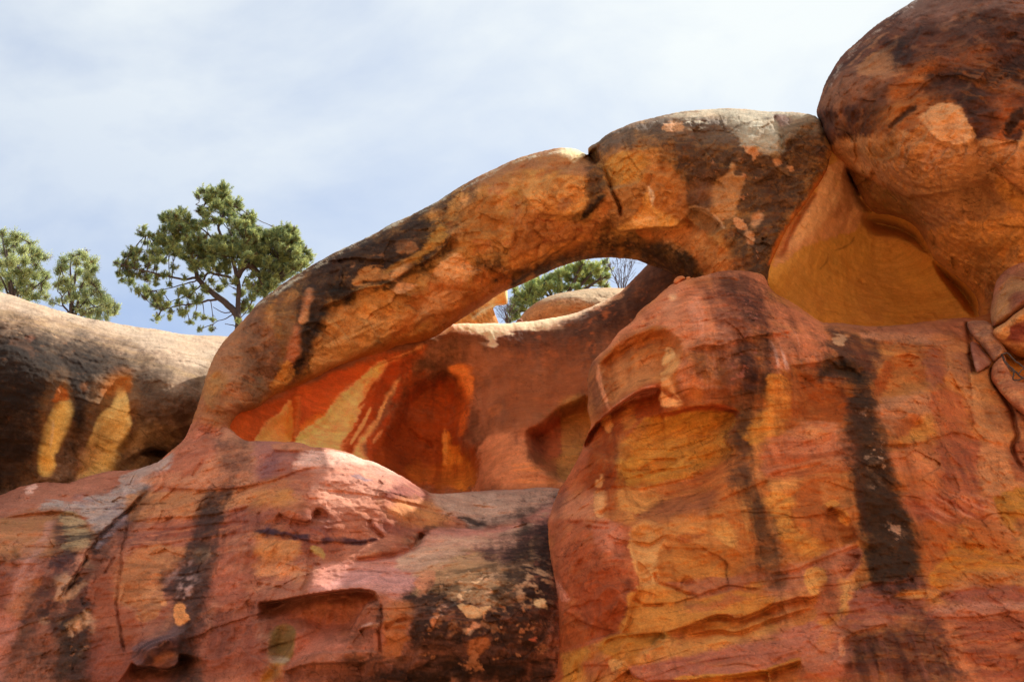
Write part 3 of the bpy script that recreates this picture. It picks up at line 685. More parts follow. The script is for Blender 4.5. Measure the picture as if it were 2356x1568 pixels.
    s.reg("b 2070,1050 2180,1030 2270,1040 2354,1090 c 300,1470 700,1260 820,1150 880,1150 980,1215 1160,1190 1260,1270 1360,1290 1500,1330 1640,1420 1720,1500 1740,1568 D 1640,680 1480,640 g 1245,140 1000,75 700,85 350,195 0,345 0,240 b 2200,1200 2300,1130", (58, 34, 23), 7, 9, .94, holes=.12)  # varnish, with the shade of the underside painted in
    s.speck("c 300,1400 900,1200 1700,1500 1000,1450 400,1550", (150, 76, 32), 3.5, .36, .1, .7, seed=5)
    s.reg("c 1150,1185 1220,1170 1290,1230 1240,1260 1190,1255", (168, 82, 34), 4, 4, .9)
    s.reg("c 1310,1215 1550,1150 1750,1200 1900,1360 2110,1480 2160,1568 D 1690,680 1640,680 c 1740,1540 1680,1440 1500,1310 1300,1270", (172, 88, 40), 6, 8, .92)
    s.reg("c 1700,1200 1820,1340 1960,1440 1800,1440 1680,1330", (186, 112, 62), 6, 7, .6)
    s.reg("c 1340,1330 1550,1350 1640,1440 1680,1520 1500,1480 1350,1420", (58, 40, 22), 10, 8, .7)
    # left hump
    s.reg("c 110,740 250,730 400,700 560,690 690,720 690,850 640,960 560,1060 430,1040 340,1055 200,960 110,880", (190, 122, 60), 5, 6, .9)
    s.reg("c 280,770 330,760 440,900 420,960 380,930", (146, 86, 46), 8, 6, .6)
    s.reg("c 440,940 490,900 535,930 500,990 430,1005", (158, 98, 56), 3, 4, .8)
    s.reg("c 400,1060 560,1020 680,860 660,980 600,1060 480,1080", (196, 128, 58), 6, 5, .7)
    s.reg("c 0,900 100,1000 340,1110 560,1130 800,1110 760,1260 500,1390 200,1440 0,1500", (164, 84, 44), 12, 10, .7)
    s.speck("c 0,950 780,1120 600,1360 0,1450", (140, 48, 20), 3.4, .28, .15, .6, seed=9, sc=(.6, 1, 1.6))
    s.reg("c 0,1430 300,1380 560,1290 760,1200 700,1260 400,1400 200,1440 0,1568", (188, 100, 42), 8, 7, .7)
    s.reg("b 1950,290 2354,100 c 0,555 300,460 700,560 690,700 400,640 200,640 0,680 b 2200,330", (150, 92, 58), 12, 10, .7)
    s.reg("c 440,485 500,437 620,450 670,490 570,555 520,510", (222, 180, 132), 4, 4, .9)  # sunlit cream of the cap painted in
    s.reg("c 690,640 830,630 870,740 890,860 780,920 690,1040 600,1085 580,1060 720,940 670,880 700,750", (78, 46, 31), 5, 8, .9, holes=.2)
    s.line("c 640,1080 740,980 860,880", (44, 28, 18), 9, 4, 5, .9)
    # right hump
    s.reg("c 700,440 900,290 1350,140 1900,70 2100,70 2354,90 d 440,1060 510,1190 530,1200 540,1400 h 520,120 430,270 220,560 50,900 10,1000 D 1768,690 1690,670 c 2160,1568 2000,1340 1950,1180 1900,1000 1850,1030 1640,975 1600,900 1560,740 1460,600 1380,420 1200,360 1000,400 830,500 760,560", (80, 51, 38), 9, 12, .93, holes=.22)
    s.reg("c 760,400 1000,270 1350,150 1900,80 2200,160 2100,400 1800,350 1500,330 1100,380 850,480", (116, 86, 68), 14, 12, .75, holes=.3)
    s.reg("c 1500,130 1900,70 2354,80 d 440,1060 300,1090 150,1130 110,1200 130,1380 50,1420 c 2300,470 2150,420 2050,250 1900,150 1600,160", (200, 168, 134), 10, 9, .55)  # cream sun highlight painted in, this patch and the specks below
    s.speck("c 1200,130 2354,100 2354,480 1900,280 1300,260", (226, 200, 166), 3.4, .22, .15, .7, seed=2, sc=(.5, 1, 1.5))
    s.reg("d 60,1050 200,1090 200,1110 110,1150", (150, 100, 82), 4, 4, .9)
    s.reg("d 130,1200 300,1100 430,1080 500,1190 300,1220 150,1290", (140, 98, 70), 7, 6, .8)
    s.reg("c 900,540 1000,490 1180,500 1260,600 1200,680 1100,750 980,795 900,760 850,640", (186, 110, 48), 5, 8, .95)
    s.reg("c 1240,620 1420,580 1560,740 1610,900 1620,1060 1500,1080 1280,950 1220,780", (172, 92, 44), 8, 8, .85)
    s.reg("c 900,820 1200,780 1220,900 1180,1030 1080,1120 960,1180 880,1070 820,1040", (166, 98, 56), 8, 8, .8)
    s.reg("c 1200,960 1240,880 1290,980 1450,1060 1530,1130 1500,1165 1300,1165 1050,1195 960,1190 1100,1110", (206, 140, 66), 4, 5, .9)
    s.reg("c 1100,1140 1260,1060 1330,1090 1310,1140", (210, 148, 82), 4, 4, .9)
    s.line("c 1260,800 1290,870 1290,960", (220, 170, 130), 5, 3, 3, .8)
    s.reg("c 800,1000 900,900 860,1100 800,1100 780,1060", (176, 92, 44), 6, 6, .8)
    s.reg("c 1860,760 1990,660 2020,580 2050,620 2060,680 2135,690 2130,760 2080,850 2060,960 2010,1085 1900,1060 1850,1000 1840,900", (172, 116, 66), 6, 6, .92)
    s.reg("c 1650,780 1800,760 1820,900 1740,970 1660,930", (122, 74, 46), 12, 8, .7)
    s.speck("c 1450,450 2354,500 2354,1568 2000,1300", (176, 112, 70), 4.5, .42, .08, .7, seed=3)
    for p in ("c 2050,1090 2130,1130 2160,1190 2080,1170", "c 2205,1120 2270,1040 2290,1100 2230,1165", "c 2155,1210 2205,1250 2222,1330 2170,1300", "h 60,0 110,10 90,50", "h 170,60 230,60 210,120", "c 1400,220 1560,200 1560,280 1420,280", "c 2130,430 2240,440 2240,550 2190,500"):
        s.reg(p, (192, 128, 78), 3, 5, .9)
    s.reg("c 1620,990 1760,990 1850,1060 1960,1190 1900,1260 1720,1170 1610,1090", (126, 82, 46), 7, 8, .85)
    s.line("c 1640,985 1760,1000 1860,1070 1950,1170", (186, 130, 92), 5, 3, 3, .8)
    s.line("h 520,120 430,280 300,480 180,640 80,800 20,940", (186, 84, 30), 9, 5, 5, .85)
    s.speck("b 0,1400 650,960 1480,555 2354,90 2354,130 1480,600 650,1020 0,1460", (180, 150, 120), 5, .05, .2, .8, soft=6, seed=1)
    s.speck("c 0,550 490,430 650,480 600,520 400,480 0,590", (200, 170, 135), 5, .1, .2, .8, soft=6, seed=2)
    o = s.build('rock_arch', ROCK); tag(o, 'orange sandstone arch with black desert varnish spanning the opening, two humps on its back', 'rock arch')
arch()
# ------------------------------------------------------------------ great overhanging dome at the right, and the hollow under it
def dome():
    o = T("d 510,1190 450,1060 455,980 490,860 540,740 620,600 700,490 830,370 1000,230 1200,95 1370,-10 D 2200,-60 2300,-100 2440,-120 2440,800 2300,780 h 1945,1450 1940,1330 1900,1230 1780,1110 1640,1000 1520,900 1440,730 1360,620 1250,550 1100,500 950,470 820,260 740,90 690,20 D 1915,350")
    s = Rock(o, [(1900,280,20.3),(1950,220,19.4),(2050,120,18.9),(2200,60,18.5),(2350,50,18.2),(2100,250,18.6),(2300,250,18.1),(2000,330,19.6),(2150,370,18.7),(2340,380,18.3),
                 (1960,395,21.4),(2050,400,19.8),(2060,440,20.5),(2120,490,20.6),(2100,515,21.6),(2250,450,19.6),(2350,440,19.3),(2200,540,20.7),(2330,560,20.2),(2150,590,22.0),(2250,690,22.4),(2280,640,21.3),(2350,760,21.2)],
             R=[(1900,250,110),(2000,100,170),(2200,-60,200),(1900,330,40),(2050,480,10),(2200,640,14),(2350,800,30)],
             A=[(1900,250,1.1),(2000,100,1.7),(2200,-60,1.9),(1900,330,.25),(2050,480,.12),(2200,640,.15),(2350,800,.3)], Tb=3.0, seed=9, tone=(1.0, 1.1, 1.15))
    s.rough(.14, .045, .015, .02, saw=.04, bil=.1, plate=.09, pf=.9, seed=9, tilt=.6)
    s.flakes("d 700,1380 1150,1180 1450,1100 1900,1250 2354,1300 h 2354,200 1700,320 1270,330 960,180", .07, 1.1, 4)
    s.lip("h 960,70 1020,110 1030,190 1150,270 1270,330 1450,320 1600,300 1900,200 2050,130", .42, 60, 1, 9)
    s.lip("h 690,20 790,90 860,130 1000,190", .5, 34, 1)
    s.groove("h 950,470 1030,490 1200,530 1300,570 1380,640 1440,730", 7, .35, 2)
    s.lip("d 1420,1130 1500,1230 1600,1310 1760,1340 1880,1290 1850,1180", .10, 26, 1)
    s.lip("d 980,1480 1150,1460 1205,1380 1160,1290", .10, 26, -1)
    s.groove("d 920,570 960,520 1060,440 1170,370", 4, .07)
    s.lip("d 1270,620 1330,500 1310,430 1380,350 1420,230", .10, 25, -1)
    s.groove("d 1900,820 2000,740 2150,620 2354,480", 10, .08)
    s.groove("d 2090,780 2200,690", 4, .05)
    s.groove("h 2080,60 2150,150 2280,260 2354,310", 5, .12)
    s.groove("d 1130,1200 1170,1120 1260,1020", 5, .06)
    s.paint((116, 58, 40))
    s.mottle((78, 42, 33), 1.4, -.25, .3, .8, 4, sc=(.7, 1, 1.2))
    s.mottle((166, 92, 58), 2.2, .12, .45, .7, 6)
    s.mottle((66, 40, 34), 3.0, .2, .5, .65, 9)
    s.reg("d 1370,-40 2354,-40 2354,140 2000,90 1700,220 1450,170 1300,300 1200,95", (142, 92, 74), 16, 14, .7, holes=.3)
    s.reg("d 850,600 1080,440 1180,360 1100,450 1150,560 1250,640 1100,720 900,700 830,650", (172, 100, 62), 8, 9, .8)
    s.reg("d 560,800 800,640 850,720 1050,700 1200,660 1000,820 800,960 560,1000 490,950", (160, 92, 62), 12, 12, .6)
    s.reg("d 1160,380 1280,310 1400,240 1380,350 1310,430 1330,500 1300,600 1210,610 1130,500 1100,440", (54, 34, 29), 6, 7, .92, holes=.12)
    s.reg("d 1400,250 1700,230 1950,100 2200,100 2354,180 2354,300 2100,350 1900,420 1600,520 1500,560 1350,480", (104, 54, 38), 14, 12, .75, holes=.25)
    s.reg("d 1680,200 1900,110 1800,190 1730,150", (170, 104, 74), 6, 8, .6)
    s.reg("d 1880,130 2200,110 2200,260 2000,400 1850,420 1850,260", (66, 36, 26), 14, 12, .75, holes=.25)
    s.reg("d 1200,740 1350,620 1500,540 1560,600 1460,740 1300,880 1500,860 1700,940 1620,1080 1500,1000 1420,1060 1430,1160 1150,1220 900,1280 1000,1080 1130,980 1100,860", (176, 86, 38), 14, 12, .85)
    s.reg("d 1020,1060 1200,960 1240,1020 1150,1120 1040,1140", (170, 84, 36), 6, 8, .8)
    s.reg("d 600,1060 800,1000 1000,960 1100,1080 1000,1240 800,1330 620,1300 540,1180", (104, 56, 32), 12, 12, .7, holes=.3)
    s.line("d 1140,1170 1220,1050 1350,990", (48, 30, 20), 8, 4, 8, .8)
    s.reg("d 1480,760 1800,620 2060,440 2354,330 2354,760 2250,960 2000,1060 1850,1100 1780,1060 1720,940 1650,850", (62, 35, 26), 16, 16, .85, holes=.2)
    s.bands("d 1500,760 2354,340 2354,900 1800,1050", (150, 78, 42), 3.5, .9, .2, .6, seed=3)
    s.reg("d 1700,420 1900,450 2050,420 1950,560 1750,600", (160, 80, 42), 14, 12, .6)
    s.reg("d 2100,1200 2130,900 2300,980 2354,1000 2354,1150 2250,1190 2200,1300 2100,1290", (166, 74, 32), 10, 9, .85)
    s.line("d 2200,1230 2270,1110 2354,1000", (48, 28, 18), 14, 6, 6, .9)
    s.reg("d 800,1290 900,1240 870,1280 810,1320", (56, 28, 22), 5, 6, .9)
    # tan scaly belly
    s.reg("d 560,1380 650,1300 900,1260 1130,1240 1150,1200 1300,1190 1440,1160 1620,1280 1900,1290 2000,1250 2100,1300 2300,1290 2354,1200 D 2440,330 2440,520 2340,460 h 2050,130 1900,200 1600,300 1270,335 1030,230 900,160 740,90 600,0", (190, 122, 66), 6, 8, .95)
    s.reg("d 1420,1060 1560,960 1700,950 1780,1040 1850,1150 1880,1290 1760,1340 1600,1300 1430,1140", (202, 138, 82), 5, 7, .92)
    s.speck("d 700,1400 1150,1200 1900,1250 2354,1300 h 2354,200 1300,330 900,150", (188, 124, 78), 2.4, .15, .25, .55, seed=4)
    s.speck("d 700,1400 1150,1200 1900,1250 2354,1300 h 2354,200 1300,330 900,150", (122, 68, 34), 2.8, .25, .2, .55, seed=6, sc=(.5, 1, 1.8))
    s.reg("d 700,1430 900,1350 1150,1270 1210,1380 1150,1470 1000,1490 850,1440", (152, 84, 38), 6, 7, .7)
    s.reg("h 980,60 1300,80 1800,60 2050,40 2100,110 1700,250 1270,330 1040,230", (164, 102, 54), 5, 7, .7)
    # smooth lower bulge
    s.reg("h 1270,335 1500,325 1900,200 2080,100 2354,300 D 2440,560 2440,820 h 2000,1568 1945,1450 1900,1230 1520,900 1360,620 950,470 820,240 740,90 1030,220", (166, 96, 54), 5, 4, .95)
    s.reg("h 1500,900 1480,680 1900,560 2354,530 D 2440,700 h 2060,1100 2000,1500 1945,1440 1900,1230", (186, 114, 48), 18, 10, .9)
    s.reg("h 780,100 1030,230 1280,350 1400,500 1450,720 1360,620 1100,500 950,470 840,300", (132, 74, 30), 7, 4, .85)  # facet facing down, its shade painted as a darker tint
    s.speck("h 1440,650 1550,560 1900,540 1880,560 1600,660", (198, 136, 92), 3, .1, .2, .6, soft=8)
    s.bands("h 1600,900 2354,560 2354,900 2000,1300", (128, 68, 24), 5, -.55, .1, .4, seed=5)
    s.reg("h 2100,180 2180,180 2354,330 2354,480 2200,400 2120,300", (172, 106, 42), 5, 6, .8)
    s.speck("d 480,900 700,480 1370,-10 1400,10 740,520 520,900", (180, 140, 116), 5, .12, .2, .6, soft=6, seed=1)
    o = s.build('rock_dome', ROCK); tag(o, 'huge dark red rounded sandstone dome overhanging a smooth yellow hollow, right of the arch', 'rock dome')
dome()

def hollow():
    o = T("D 1700,360 1860,330 1960,340 2060,420 2200,520 2300,640 2340,800 2200,830 1900,830 1700,760")
    s = Rock(o, [(1770,650,21.45),(1790,610,21.4),(1850,490,21.4),(1890,420,21.4),(1930,370,21.5),(1700,400,22.6),(1700,700,22.4),(1760,480,22.2),(1945,410,21.9),(1870,540,21.9),(1850,660,22.6),(1930,520,22.6),(1990,500,23.0),(2000,650,23.9),(2000,745,23.6),(2080,570,23.7),(2060,520,23.2),
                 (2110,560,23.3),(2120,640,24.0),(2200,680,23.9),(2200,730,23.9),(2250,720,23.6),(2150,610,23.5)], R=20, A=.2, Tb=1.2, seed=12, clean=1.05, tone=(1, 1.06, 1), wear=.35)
    s.rough(.04, .015, .006, .006, seed=12)
    s.groove("h 740,80 760,160 800,220 830,330 900,400 960,480", 9, .25, 2)
    s.groove("h 440,280 320,430 220,600 150,760 90,900", 9, .18, 2)
    s.flakes("h 560,80 740,120 700,400 400,720 100,920 200,650", .05, 1.3, 2)
    s.dent("h 960,480 1100,500 1250,560 1380,650 1430,740 1500,880 1350,790 1200,720 1000,680 900,620 860,520", .8, 34)
    s.dent("h 1530,920 1800,1120 1930,1300 1935,1440 1850,1420 1700,1230 1560,1050", .8, 24)
    s.dent("h 700,60 780,90 860,200 840,330 780,230", .9, 14)
    s.groove("h 830,1110 860,1100 880,1140", 3, .06, 0)
    s.bands
    s.paint((196, 138, 62))
    s.mottle((188, 128, 66), .8, -.2, .5, .5, 4)
    s.bands("h 0,900 1900,900 1900,1568 0,1568", (178, 116, 48), 10, -.05, .05, .3, wob=.05)
    s.bands("h 300,700 1500,700 1700,1300 100,1300", (204, 148, 74), 14, 0, .15, .25, seed=4, wob=.05)
    s.reg("h 560,60 680,0 760,110 800,220 850,400 820,620 600,700 300,800 150,930 40,960 150,720 300,460 460,280", (208, 134, 94), 8, 5, .9)
    s.reg("h 500,170 600,110 590,270 640,330 560,500 430,640 300,730 180,800 330,450 450,280", (220, 156, 112), 5, 5, .85)
    s.reg("h 680,120 740,90 800,220 760,420 620,520 700,330", (160, 86, 50), 8, 6, .7)
    s.reg("h 820,300 960,480 1000,560 1300,620 1440,740 1500,880 1350,780 1200,730 1000,690 870,630 830,450", (160, 104, 58), 12, 6, .6)
    s.line("h 800,700 770,760 700,800 620,830", (120, 64, 26), 2, 2, 3, .5)
    s.line("h 550,870 540,940 480,1000", (116, 60, 24), 2, 2, 2, .6)
    s.reg("h 80,860 150,810 200,840 160,910 100,900", (186, 124, 72), 4, 4, .7)
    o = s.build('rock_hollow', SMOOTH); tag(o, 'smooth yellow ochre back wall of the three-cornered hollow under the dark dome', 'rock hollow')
hollow()

# ------------------------------------------------------------------ lower left: banded ledges and the pink ramp
def ledge():
    o = T("D -90,1160 i 0,600 180,520 430,478 620,483 800,425 1000,375 1200,365 1390,320 1550,230 1640,150 D 425,1016 470,990 515,982 e 2140,1300 2200,1350 2280,1387 j 0,98 200,105 400,115 500,150 600,155 780,185 900,230 980,265 1080,285 1200,345 1330,415 1450,490 1560,550 1630,580 1850,575 2100,555 2354,540 k 100,1090 300,1075 440,1085 D 1340,1120 1440,1200 1480,1640 -90,1640")
    s = Rock(o, [(-80,1160,22.3),(0,1160,22.2),(0,1230,20.7),(0,1400,20.1),(0,1568,19.7),(150,1130,22.2),(250,1120,22.3),(200,1230,20.8),(330,1100,22.0),(340,1180,21.3),(250,1300,20.3),(150,1500,19.6),
                 (440,1020,21.75),(500,1000,21.65),(460,1070,21.25),(520,1050,21.15),(590,1022,21.2),(400,1200,20.8),(500,1150,20.7),(500,1300,20.0),(420,1450,19.4),(650,1060,20.6),(730,1060,20.7),(720,1130,19.95),(710,1220,19.45),
                 (850,1075,20.95),(850,1110,20.6),(850,1150,20.2),(850,1200,19.85),(920,1110,20.9),(900,1200,20.0),(1000,1150,21.1),(960,1230,20.5),(1130,1140,22.2),(1130,1190,21.4),(1270,1130,22.4),(1270,1180,21.3),(760,1290,19.6),(900,1250,20.1),(640,1330,19.4),
                 (600,1260,19.7),(1000,1250,20.2),(850,1310,19.3),(740,1345,18.8),(860,1365,18.6),(1000,1330,19.0),(1150,1250,19.9),(1250,1200,20.7),(1250,1350,18.7),(1100,1400,18.3),(1150,1500,18.3),(1260,1560,18.7),
                 (950,1480,18.4),(1000,1568,18.7),(800,1520,18.6),(620,1480,18.9),(600,1568,18.9),(450,1568,19.1),(300,1568,19.3)],
             clean=1.08, tone=(1.0, 1.04, 1.18), R=[(200,1100,30),(460,1000,10),(600,1020,30),(800,1050,60),(950,1110,55),(1130,1130,40),(600,1600,30)], A=[(200,1100,.3),(460,1000,.05),(600,1020,.3),(800,1050,.55),(950,1110,.5),(1130,1130,.5),(600,1600,.1)], Tb=1.6, RB=200, seed=14)
    s.rough(.09, .04, .015, .035, saw=.045, plate=.07, pf=1.15, seed=14, tilt=-.12, bil=.08)
    s.flakes("j 0,600 600,330 1400,430 1650,700 1600,1000 900,1150 300,1300 0,1300", .018, 1.3, 3)
    s.flakes("n 1400,700 2354,400 2354,1300 1500,1300", .05, 2.0, 4)
    s.flakes("m 300,1050 850,500 1000,700 850,1568 200,1568", .06, 1.8, 7)
    # step and crack on the far left
    s.lip("i 0,800 300,760 520,735 700,765 800,800 850,960", .22, 70, 1, 3)
    s.lip('i 1320,600 1250,680 1150,760 1000,890 900,1000 840,1080 750,1250 650,1420 540,1568', -.3, 60, 1, 9); s.groove('i 1320,600 1250,680 1150,760 1000,890 900,1000 840,1080 750,1250 650,1420 540,1568', 2.6, .12, 9)
    s.groove("i 1180,760 1160,900 1140,1050 1100,1160 1130,1230 1090,1400 1060,1568 m 1080,900 1100,1080 1130,1230 1160,1300", 3, .12, 7)
    s.groove("i 1060,1160 1000,1250 960,1310", 3, .1, 6)
    s.lip("i 240,570 300,520 440,480", .12, 30, 1)
    s.lip("i 1380,515 1600,520 1850,545 2100,530 2354,490 j 100,460 250,420 400,350 560,330 720,325", .16, 34, 1, 4)
    s.lip("i 1180,830 1500,790 1900,780 2354,660", .12, 30, 1, 4)
    s.lip("i 1180,920 1400,900 1700,890 2100,820 j 0,830", .10, 26, 1, 4)
    s.lip("i 1130,1080 1500,1030 2000,960 2354,900", .08, 26, 1, 4)
    s.groove("i 1880,270 1800,390 1770,430", 5, .10)
    s.dent("i 2240,1180 2300,1100 2354,1090 j 200,1080 400,1250 460,1400 380,1500 0,1560 i 2270,1500", .16, 40)
    s.lip("m 1090,840 1150,860 1280,940 1290,1100", .14, 40, -1)
    s.dent("m 1640,1150 1760,1140 1830,1250 1780,1440 1700,1490 1620,1400", .4, 60, 10)
    s.bump(363,1475,46,26,.45,-18); s.bump(345,1500,22,14,.25); s.bump(385,1470,16,12,.2)
    s.lip("m 1210,1380 1280,1430 1400,1420 1520,1440 1620,1410 1640,1300", .8, 44, 1, 6)
    s.lip("m 1250,1240 1450,1180 1700,1090", -.22, 60, 1)
    # slabs in the lit face
    s.lip("j 150,165 260,180 400,175 520,185", .14, 22, 1, 2)
    s.lip("j 210,740 300,800 450,835 500,815 540,715", .28, 26, 1, 2)
    s.bump(676,1175,28,16,.12, 15)
    s.dent("j 545,715 620,715 680,780 640,835 500,815", .16, 8)
    s.lip("j 540,520 700,540 900,560 1080,600 1200,620", .10, 26, 1)
    s.lip("j 520,420 600,480 720,500 880,470", .06, 18, 1)
    s.groove("j 1100,610 1400,670 1550,720 1750,770 1900,820", 5, .08)
    s.groove("j 1040,810 1060,900 1130,960 1170,990", 5, .12)
    s.lip("j 0,930 300,960 500,1010 900,1025 1150,980", .10, 22, 1)
    s.groove("j 490,1280 495,1150 510,1100", 5, .08)
    s.groove("j 400,1500 470,1380 500,1270 600,1220", 6, .14)
    s.lip("j 200,1190 350,1250 500,1280", .08, 22, 1)
    s.lip("j 0,1380 200,1410 380,1480", .10, 24, 1)
    s.bump(880,1262,55,22,.30,-18)
    s.groove("j 900,1195 1100,1180 1250,1150 1400,1110 1480,1050 1540,960", 6, .18, 2)
    s.groove("j 1540,940 1480,1050 1420,1100", 8, .15)
    s.bump(620,1360,20,20,.10)
    # lip of the ramp and the hollow under it
    s.lip("n 0,825 200,815 380,780 520,755 700,730 900,705 1100,720 1150,830", .95, 70, 1, 4, .08)
    s.dent("n 380,860 500,790 700,770 900,790 1040,850 1080,1000 1070,1240 900,1270 600,1330 330,1420 270,1470 300,1250 350,1100 260,980", .7, 85)
    s.dent("n 255,1030 335,1060 358,1130 345,1250 292,1370 170,1392 118,1330 125,1180 180,1080", .28, 26)
    s.lip("n 940,1090 1000,1050 1130,1035", .18, 30, 1)
    s.lip("n 300,1410 500,1290 800,1275 1000,1262 1145,1290", -.18, 60, 1)
    s.groove("n 1140,850 1160,1000 1130,1120 1145,1300", 3, .12, 6)
    s.groove("n 1180,1070 1280,1020 1390,990", 5, .10); s.groove("n 1180,1080 1390,1075", 5, .06)
    s.lip("n 250,1470 450,1400 750,1370 1050,1380", .18, 50, 1)
    s.dent("n 100,1440 200,1400 215,1500 150,1568 50,1568", .14, 22)
    for k, q in enumerate(("n 1500,730 1800,700 2100,780 2354,900", "n 1600,690 1900,640 2200,720 2354,800", "n 1700,640 2000,560 2354,700")):
        s.lip(q, .07, 16, 1, 6)
    # ---------- tints
    s.paint((174, 94, 66))
    s.mottle((148, 74, 52), 1.0, -.1, .4, .6, 5)
    s.mottle((188, 116, 80), 1.5, .1, .5, .5, 8)
    s.drips("i 0,500 2354,500 n 2354,1568 0,1568 m 0,1568", (112, 58, 44), 3.5, .14, .3, seed=12); s.drips("i 0,500 2354,500 n 2354,1568 m 0,1568", (196, 128, 98), 4.5, .25, .3, seed=15)
    s.bands("i 0,400 2354,0 j 2354,1000 0,1568 i 0,1568", (140, 66, 50), 5, -.12, .15, .4)
    s.reg("i 0,600 430,478 800,425 1200,365 1120,430 900,600 620,680 420,650 160,740 0,790", (170, 96, 70), 8, 8, .85)
    s.reg("i 0,610 150,560 130,700 60,780 0,780", (150, 82, 60), 10, 8, .7)
    s.reg("i 240,560 320,500 300,560 240,590", (226, 160, 130), 4, 4, .8)
    s.reg("i 420,650 600,680 800,640 1000,560 1120,450 1130,410 1300,350 1500,260 1580,190 1560,300 1420,400 1340,560 1230,670 1090,800 960,920 860,970 840,900 770,770 520,735 370,750", (166, 138, 118), 6, 8, .92)
    s.speck("i 420,650 1000,560 1500,270 1340,560 1000,880 800,770", (122, 106, 104), 3, .1, .25, .7, seed=5, sc=(.6, 1, 1.5))
    s.speck("i 420,650 1000,560 1500,270 1340,560 1000,880 800,770", (196, 124, 84), 2.4, .25, .2, .7, seed=7, sc=(.5, 1, 1.8))
    s.reg("i 0,810 300,770 500,740 620,800 840,930 850,1010 690,1110 480,1140 0,1200", (160, 96, 58), 6, 7, .9)
    s.bands("i 0,800 840,900 840,1100 0,1200", (178, 112, 66), 6, -.2, .05, .6)
    s.reg("i 550,790 700,770 800,860 840,960 850,1040 700,1090 590,1080 600,930", (166, 132, 92), 8, 8, .8)
    s.bands("i 500,750 850,850 850,1080 520,1100", (64, 46, 42), 8, 0, .0, .8, seed=3)
    s.reg("i 490,900 560,880 570,1080 500,1070", (84, 52, 46), 8, 8, .7)
    s.reg("m 0,470 200,430 400,420 400,600 200,650 60,950 0,950", (118, 66, 54), 12, 10, .8)
    s.reg("m 160,660 400,600 390,680 300,850 200,1000 60,950", (168, 108, 70), 6, 8, .85)
    s.reg("i 440,1180 600,1120 700,1100 700,1160 640,1230 430,1300", (68, 46, 46), 8, 8, .92, holes=.15)
    s.reg("i 410,1370 560,1320 640,1290 560,1410 420,1540 300,1568 m 200,1010 300,830 380,680", (80, 50, 48), 8, 8, .9, holes=.15)
    s.reg("i 440,860 480,880 330,1150 250,1400 100,1568 60,1568 150,1350 190,1200 380,1000", (180, 118, 98), 9, 7, .55)
    s.drips("i 60,1000 480,860 330,1400 60,1568", (184, 124, 104), 4, .1, .5, lean=-.2)
    s.reg("m 0,950 200,1020 180,1100 100,1300 40,1568 0,1568 D -90,1568 -90,1430", (178, 104, 82), 8, 8, .9)
    s.reg("m 200,1010 400,720 560,560 700,620 640,800 800,860 840,1050 800,1568 40,1568 120,1250", (98, 60, 46), 12, 12, .85, holes=.25)
    s.speck("m 250,1050 600,520 860,350 800,850 800,1120 560,1300", (190, 132, 96), 2.6, .02, .2, .85, seed=3)
    s.speck("m 250,1050 600,520 860,350 860,1000 800,1200", (64, 42, 38), 3.0, .18, .15, .85, seed=9)
    s.reg("m 620,1060 700,960 800,900 830,960 810,1050 700,1070", (196, 118, 64), 4, 9, .9)
    s.reg("m 540,1080 830,1060 840,1180 780,1400 520,1568 500,1300", (70, 52, 36), 12, 10, .85, holes=.2)
    s.speck("m 540,1080 850,1060 800,1450 550,1500", (178, 112, 66), 5, .38, .08, .9, seed=4)
    s.reg("m 300,1060 440,1040 520,1150 500,1350 420,1200", (150, 82, 60), 8, 8, .8)
    s.reg("i 1040,870 1200,700 1330,560 1310,620 1200,730 1080,850 960,960 900,1090 850,1140 850,980", (78, 50, 42), 6, 10, .75, holes=.3)
    s.speck("i 860,1000 1240,700 1200,800 900,1200 600,1568 500,1568 780,1200", (58, 38, 36), 3, .05, .2, .85)
    s.reg("i 1060,860 1150,770 1180,800 1000,1000 880,1100 950,960", (158, 134, 128), 5, 8, .7)
    # red panel and tan panel
    s.reg("m 860,600 1060,430 1110,420 1080,700 1080,860 1280,930 1290,1200 1100,1568 820,1568 850,1200 830,900", (146, 72, 48), 7, 7, .92)
    s.reg("m 850,1150 1150,1250 1300,1250 1250,1568 800,1568", (132, 66, 52), 14, 12, .7)
    s.reg("m 1180,420 1380,330 1560,310 1800,330 1920,370 1900,420 1700,440 1560,560 1500,650 1480,900 1300,980 1250,900 1090,830 1100,640", (176, 114, 66), 8, 9, .9)
    s.reg("m 1120,420 1380,380 1360,600 1280,760 1100,760", (172, 92, 52), 12, 10, .7)
    s.bands("m 1100,420 1560,450 1500,950 1250,950", (136, 84, 48), 9, 0, .1, .55, seed=2)
    s.reg("i 1150,920 1500,890 2000,830 2100,760 2150,700 2354,680 2354,880 2000,950 1500,1020 1150,1080", (134, 68, 54), 8, 8, .85)
    s.bands("i 1150,950 2354,850 2354,1000 1150,1120", (190, 116, 72), 9, -.14, .12, .7, seed=6)
    s.reg("i 1200,610 1500,560 1900,560 2100,560 2354,500 2354,640 1900,770 1500,790 1200,820", (184, 110, 66), 8, 8, .8)
    s.reg("i 1380,430 1780,400 1990,250 2060,0 2130,20 2240,90 2354,110 2354,480 2100,520 1850,540 1600,515 1400,510", (188, 112, 76), 8, 8, .85)
    s.reg("i 2000,100 2200,90 2354,120 2354,330 2200,360 2050,280", (84, 50, 44), 12, 14, .7, holes=.45)
    s.reg("i 1900,570 2120,560 2100,680 2000,860 1880,880 1880,700", (78, 52, 42), 10, 12, .85, holes=.35)
    s.reg("m 1760,290 1940,250 1940,420 1900,600 1890,800 1860,920 1780,960 1720,900 1700,800 1560,820 1490,700 1560,560 1640,470 1800,430", (58, 42, 40), 7, 12, .94, holes=.2)
